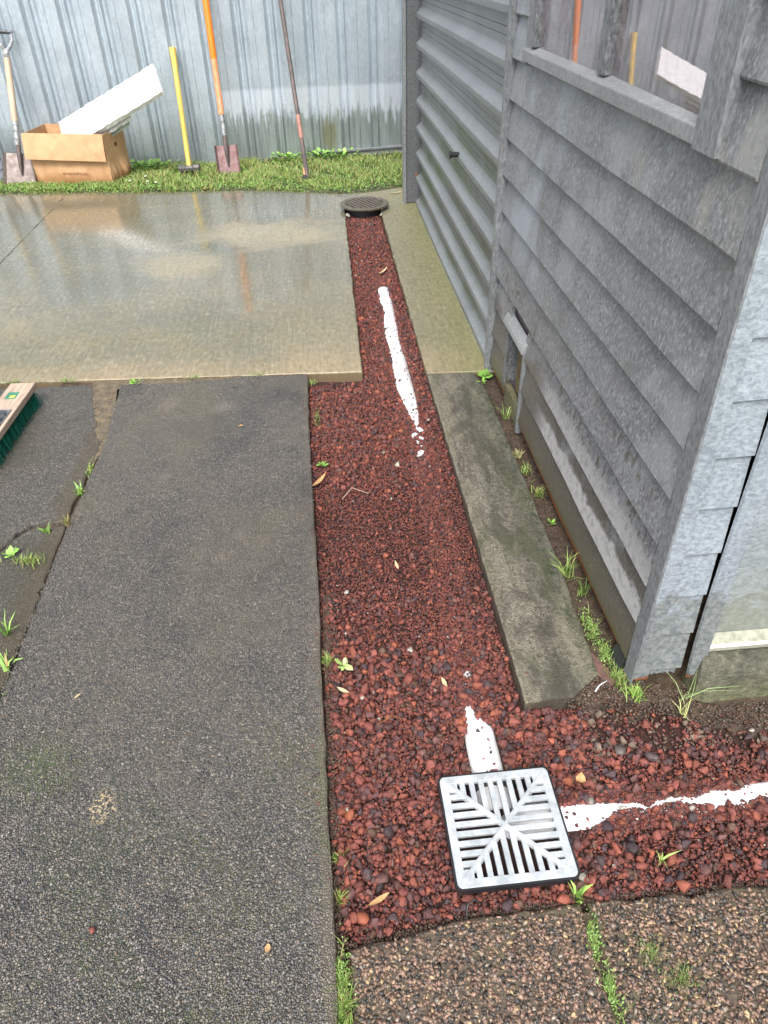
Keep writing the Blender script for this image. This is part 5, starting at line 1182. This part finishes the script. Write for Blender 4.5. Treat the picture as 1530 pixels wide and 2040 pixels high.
ob = slab_box('foam_board', 'foam', A, u, vv, nn, (Tp - A).length, .285, .042, 3, .0025); meta(ob, 'thick white polystyrene board sticking up out of the cardboard box', 'foam board')
ob = slab_box('foam_offcut', 'foam', A + Vector((.10, .02, -.01)), (.80, .02, .40), vv, nn, .54, .20, .020, 4); meta(ob, 'thin polystyrene offcut under the big foam board in the box', 'foam offcut')
ob = slab_box('plastic_lid', 'plasticlid', A + Vector((.10, .05, -.035)), (.80, .02, .385), vv, nn, .50, .18, .006, 5, .001); meta(ob, 'pale green plastic sheet under the foam in the box', 'plastic sheet')

# ------------------------------------------------------------------ push broom
br = empty('push_broom', (-1.405, 2.745, 0), 'push broom with wooden head and dark green bristles at the left edge', 'broom', rz=R(-2.5))
b = B(); b.box(-.055, .055, -.30, .315, .068, .098); b.obj('head', mat_simple('broom wood', (0.50, 0.40, 0.31), 0.6, 0, .3, 9, .001, (0.33, 0.24, 0.18), (8, .8, 8)), br, bevel=.004)
n = 2600; rr = np.random.default_rng(9); x = np.round(rr.uniform(-4, 4, n)) * .0115 + rr.normal(0, .0022, n); y = np.round(rr.uniform(-24, 25, n)) * .012 + rr.normal(0, .0022, n)
V = []; F = []
w = .0011
P0 = np.stack([x, y, np.full(n, .07)], 1); sp_ = np.stack([x * .30 + rr.normal(0, .004, n), rr.normal(0, .004, n), np.full(n, -.069)], 1)
V = np.zeros((n, 6, 3)); an = rr.uniform(0, 6.28, n); e1 = np.stack([np.cos(an), np.sin(an), 0 * an], 1) * w; e2 = np.stack([np.cos(an + 2.1), np.sin(an + 2.1), 0 * an], 1) * w; e3 = np.stack([np.cos(an + 4.2), np.sin(an + 4.2), 0 * an], 1) * w
for i_, e in enumerate((e1, e2, e3)): V[:, i_] = P0 + e; V[:, 3 + i_] = P0 + sp_ + e
F = np.array([(0, 1, 4, 3), (1, 2, 5, 4), (2, 0, 3, 5)])[None] + (np.arange(n) * 6)[:, None, None]
mk('bristles', V.reshape(-1, 3), F.reshape(-1, 4), 'bristle', br)['kind'] = 'stuff'
b = B(); V = []
for j in range(9):                                    # half cone socket bracket
    t_ = j / 8; x0_ = .030 - .125 * t_; hw = .072 - .045 * t_; z0_ = .0985 + .055 * t_; hgt = .006 + .030 * t_
    for i in range(11):
        a = math.pi * i / 10; V.append((x0_, -.02 - hw * math.cos(a), z0_ + hgt * math.sin(a) + (.002 if i % 2 else 0)))
F = [(j * 11 + i, j * 11 + i + 1, (j + 1) * 11 + i + 1, (j + 1) * 11 + i) for j in range(8) for i in range(10)]
b.add(V, F); b.box(-.04, .040, -.105, .065, .0982, .1015); b.obj('bracket', 'bracket', br)
b = B(); b.tube([(-.07, -.02, .150), (-.95, -.05, .85)], .014, 14); smooth_angle(b.obj('handle', 'wood', br))
b = B(); b.box(-.030, .018, .165, .225, .0982, .0990); lb_ = b.obj('sticker', 'tape', br)
b = B(); b.box(-.012, .012, .172, .196, .0992, .0996); b.obj('sticker_mark', 'tape_y', lb_)

# ------------------------------------------------------------------ small debris
def stone(x, y, z, s, lb, mat='stone_pale', sq=(1, 1, .7)):
    V0, F0 = pitted(hulls(1, int(abs(x * 911 + y * 377)), 14, (.75, 1)), 3, .05)[0]
    return meta(mk('stone', V0 * s * np.array(sq), F0, mat, None, False, (x, y, z)), lb, 'stone', 'loose stones on the scoria')
stone(.168, 1.422, -.025, .013, 'pale grey stone in the middle of the scoria')
stone(.616, .889 - .005, -.030, .010, 'round pale grey stone right of the grate beside the pipe')
stone(.40, 2.72, -.025, .012, 'flat buff stone near the concrete strip beside the white pipe')
stone(-.008, 1.689, -.030, .014, 'dull brown angular stone near the dark paving edge')
stone(-.595, 1.155 - .05, .003, .004, 'tiny white stone on the dark paving')
stone(-.58, .71, .004, .010, 'red scoria lump lying on the dark paving', mat_simple('red lump', (0.18, .05, .035), .6))
stone(-.02, .690, -.022, .017, 'bright orange red scoria lump at the lower left of the gravel', mat_simple('orange lump', (0.30, .085, .045), .75))
stone(.135, 1.85, -.028, .016, 'orange brown flat stone in the fine scoria', mat_simple('brick lump', (0.30, .085, .05), .6))
stone(.66, 1.035, -.028, .019, 'dull grey brown stone left of the foundation gravel', mat_simple('grey lump', (0.12, .095, .085), .6))
stone(.735, 1.005, -.024, .022, 'purple grey flat stone in the scoria below the foundation', mat_simple('purple lump', (0.11, .075, .08), .6))
stone(1.02, 1.06, -.028, .010, 'grey pebble on the right in front of the foundation')
def leaf(x, y, z, L, w, az, lb, mat='dryleaf', curl=.25):
    n_ = 9; V = []
    for i in range(n_ + 1):
        t_ = i / n_; ww = w * math.sin(math.pi * min(1, t_ * .97 + .02)) ** .8; zz = curl * L * (t_ - .5)**2 * 2
        V += [(L * t_ - L / 2, -ww, zz + ww * .5), (L * t_ - L / 2, 0, zz), (L * t_ - L / 2, ww, zz + ww * .4)]
    F = [(i * 3 + j, i * 3 + j + 1, (i + 1) * 3 + j + 1, (i + 1) * 3 + j) for i in range(n_) for j in range(2)]
    o = mk('fallen_leaf', V, F, mat, None, True, (x, y, z)); o.rotation_euler = (0, 0, az); return meta(o, lb, 'leaf', 'dry leaves and twigs')
leaf(.018, .722, -.018, .052, .006, .45, 'long curled tan leaf on the scoria at the lower left')
leaf(.533, .957, -.020, .030, .012, 1.2, 'crumpled orange brown leaf standing right of the grate', 'dryleaf', .9)
leaf(-.035, 1.29, -.020, .040, .006, -.6, 'straw coloured leaf on the scoria near the seedling', 'paleleaf')
leaf(.247, 1.288, -.020, .035, .006, -1.3, 'pale pointed leaf left of the white pipe end', 'paleleaf')
leaf(.165, 1.79, -.024, .045, .005, -1.4, 'thin curled tan leaf in the fine scoria', 'paleleaf')
leaf(-.085, 2.30, -.020, .10, .009, 1.0, 'long buff leaf along the dark paving edge')
leaf(.355, 4.56, -.02, .13, .008, 1.0, 'dry leaf on the scoria above the white pipe', 'paleleaf')
leaf(.62, 6.32, .006, .11, .010, .25, 'buff leaf on the concrete beside the steel post', 'paleleaf')
leaf(-.98, 6.72, .004, .08, .03, .4, 'brown leaf on the grass edge below the hammer')
leaf(-.76, 1.33, .003, .022, .003, .9, 'tiny pale twig on the dark paving', 'paleleaf', .05)
leaf(-.215, .64, .003, .018, .006, 1.4, 'brown leaf scrap on the near dark paving')
leaf(-.41, 2.72, .003, .02, .007, .3, 'tan leaf scrap on the upper dark paving')
def twig(pts, rad, lb, mat='wood'):
    o_ = Vector(pts[0]); b = B(o_); b.tube(pts, rad, 6); o = b.obj('twig', mat, None, True); o.location = o_; return meta(o, lb, 'twig', 'dry leaves and twigs')
twig([(.648, 1.205, -.006), (.664, 1.222, -.003), (.69, 1.236, -.004)], .0018, 'white bent twig on the soil at the end of the concrete strip', 'white_al')
twig([(.198, .668, -.018), (.205, .690, -.008), (.22, .697, -.004), (.235, .694, -.014)], .0022, 'dark bent root sticking out under the grate', 'rubber')
twig([(.05, 1.17, -.02), (.09, 1.19, -.015), (.12, 1.18, -.02)], .0008, 'thin reddish twig left of the scoria centre', 'rust')
twig([(.0, 2.18, -.02), (.04, 2.24, -.015), (.10, 2.20, -.018)], .0012, 'thin pale twig across the upper scoria')
# slate piece and brick at the shed foot
b = B((.745, 1.29, 0)); b.box(-.0, .006, -.035, .03, -.02, .05, Matrix.Translation((.729, 1.30, 0)) @ Matrix.Rotation(.35, 4, 'Y')); o = b.obj('slate_piece', 'rubber'); o.location = (.745, 1.29, 0); meta(o, 'dark slate piece wedged against the rusty shed foot', 'slate')
fp = [(.672, 1.36), (.70, 1.30), (.722, 1.235), (.70, 1.222), (.672, 1.262)]
b = B((.69, 1.29, 0)); b.prism(fp, -.03, -.004); o = b.obj('brick_fragment', mat_simple('brick red', (0.17, 0.09, 0.075), 0.65, 0, .4, 40, .002), None, False, .002); o.location = (.69, 1.29, 0); meta(o, 'flat dull red brick fragment at the end of the concrete strip', 'brick')
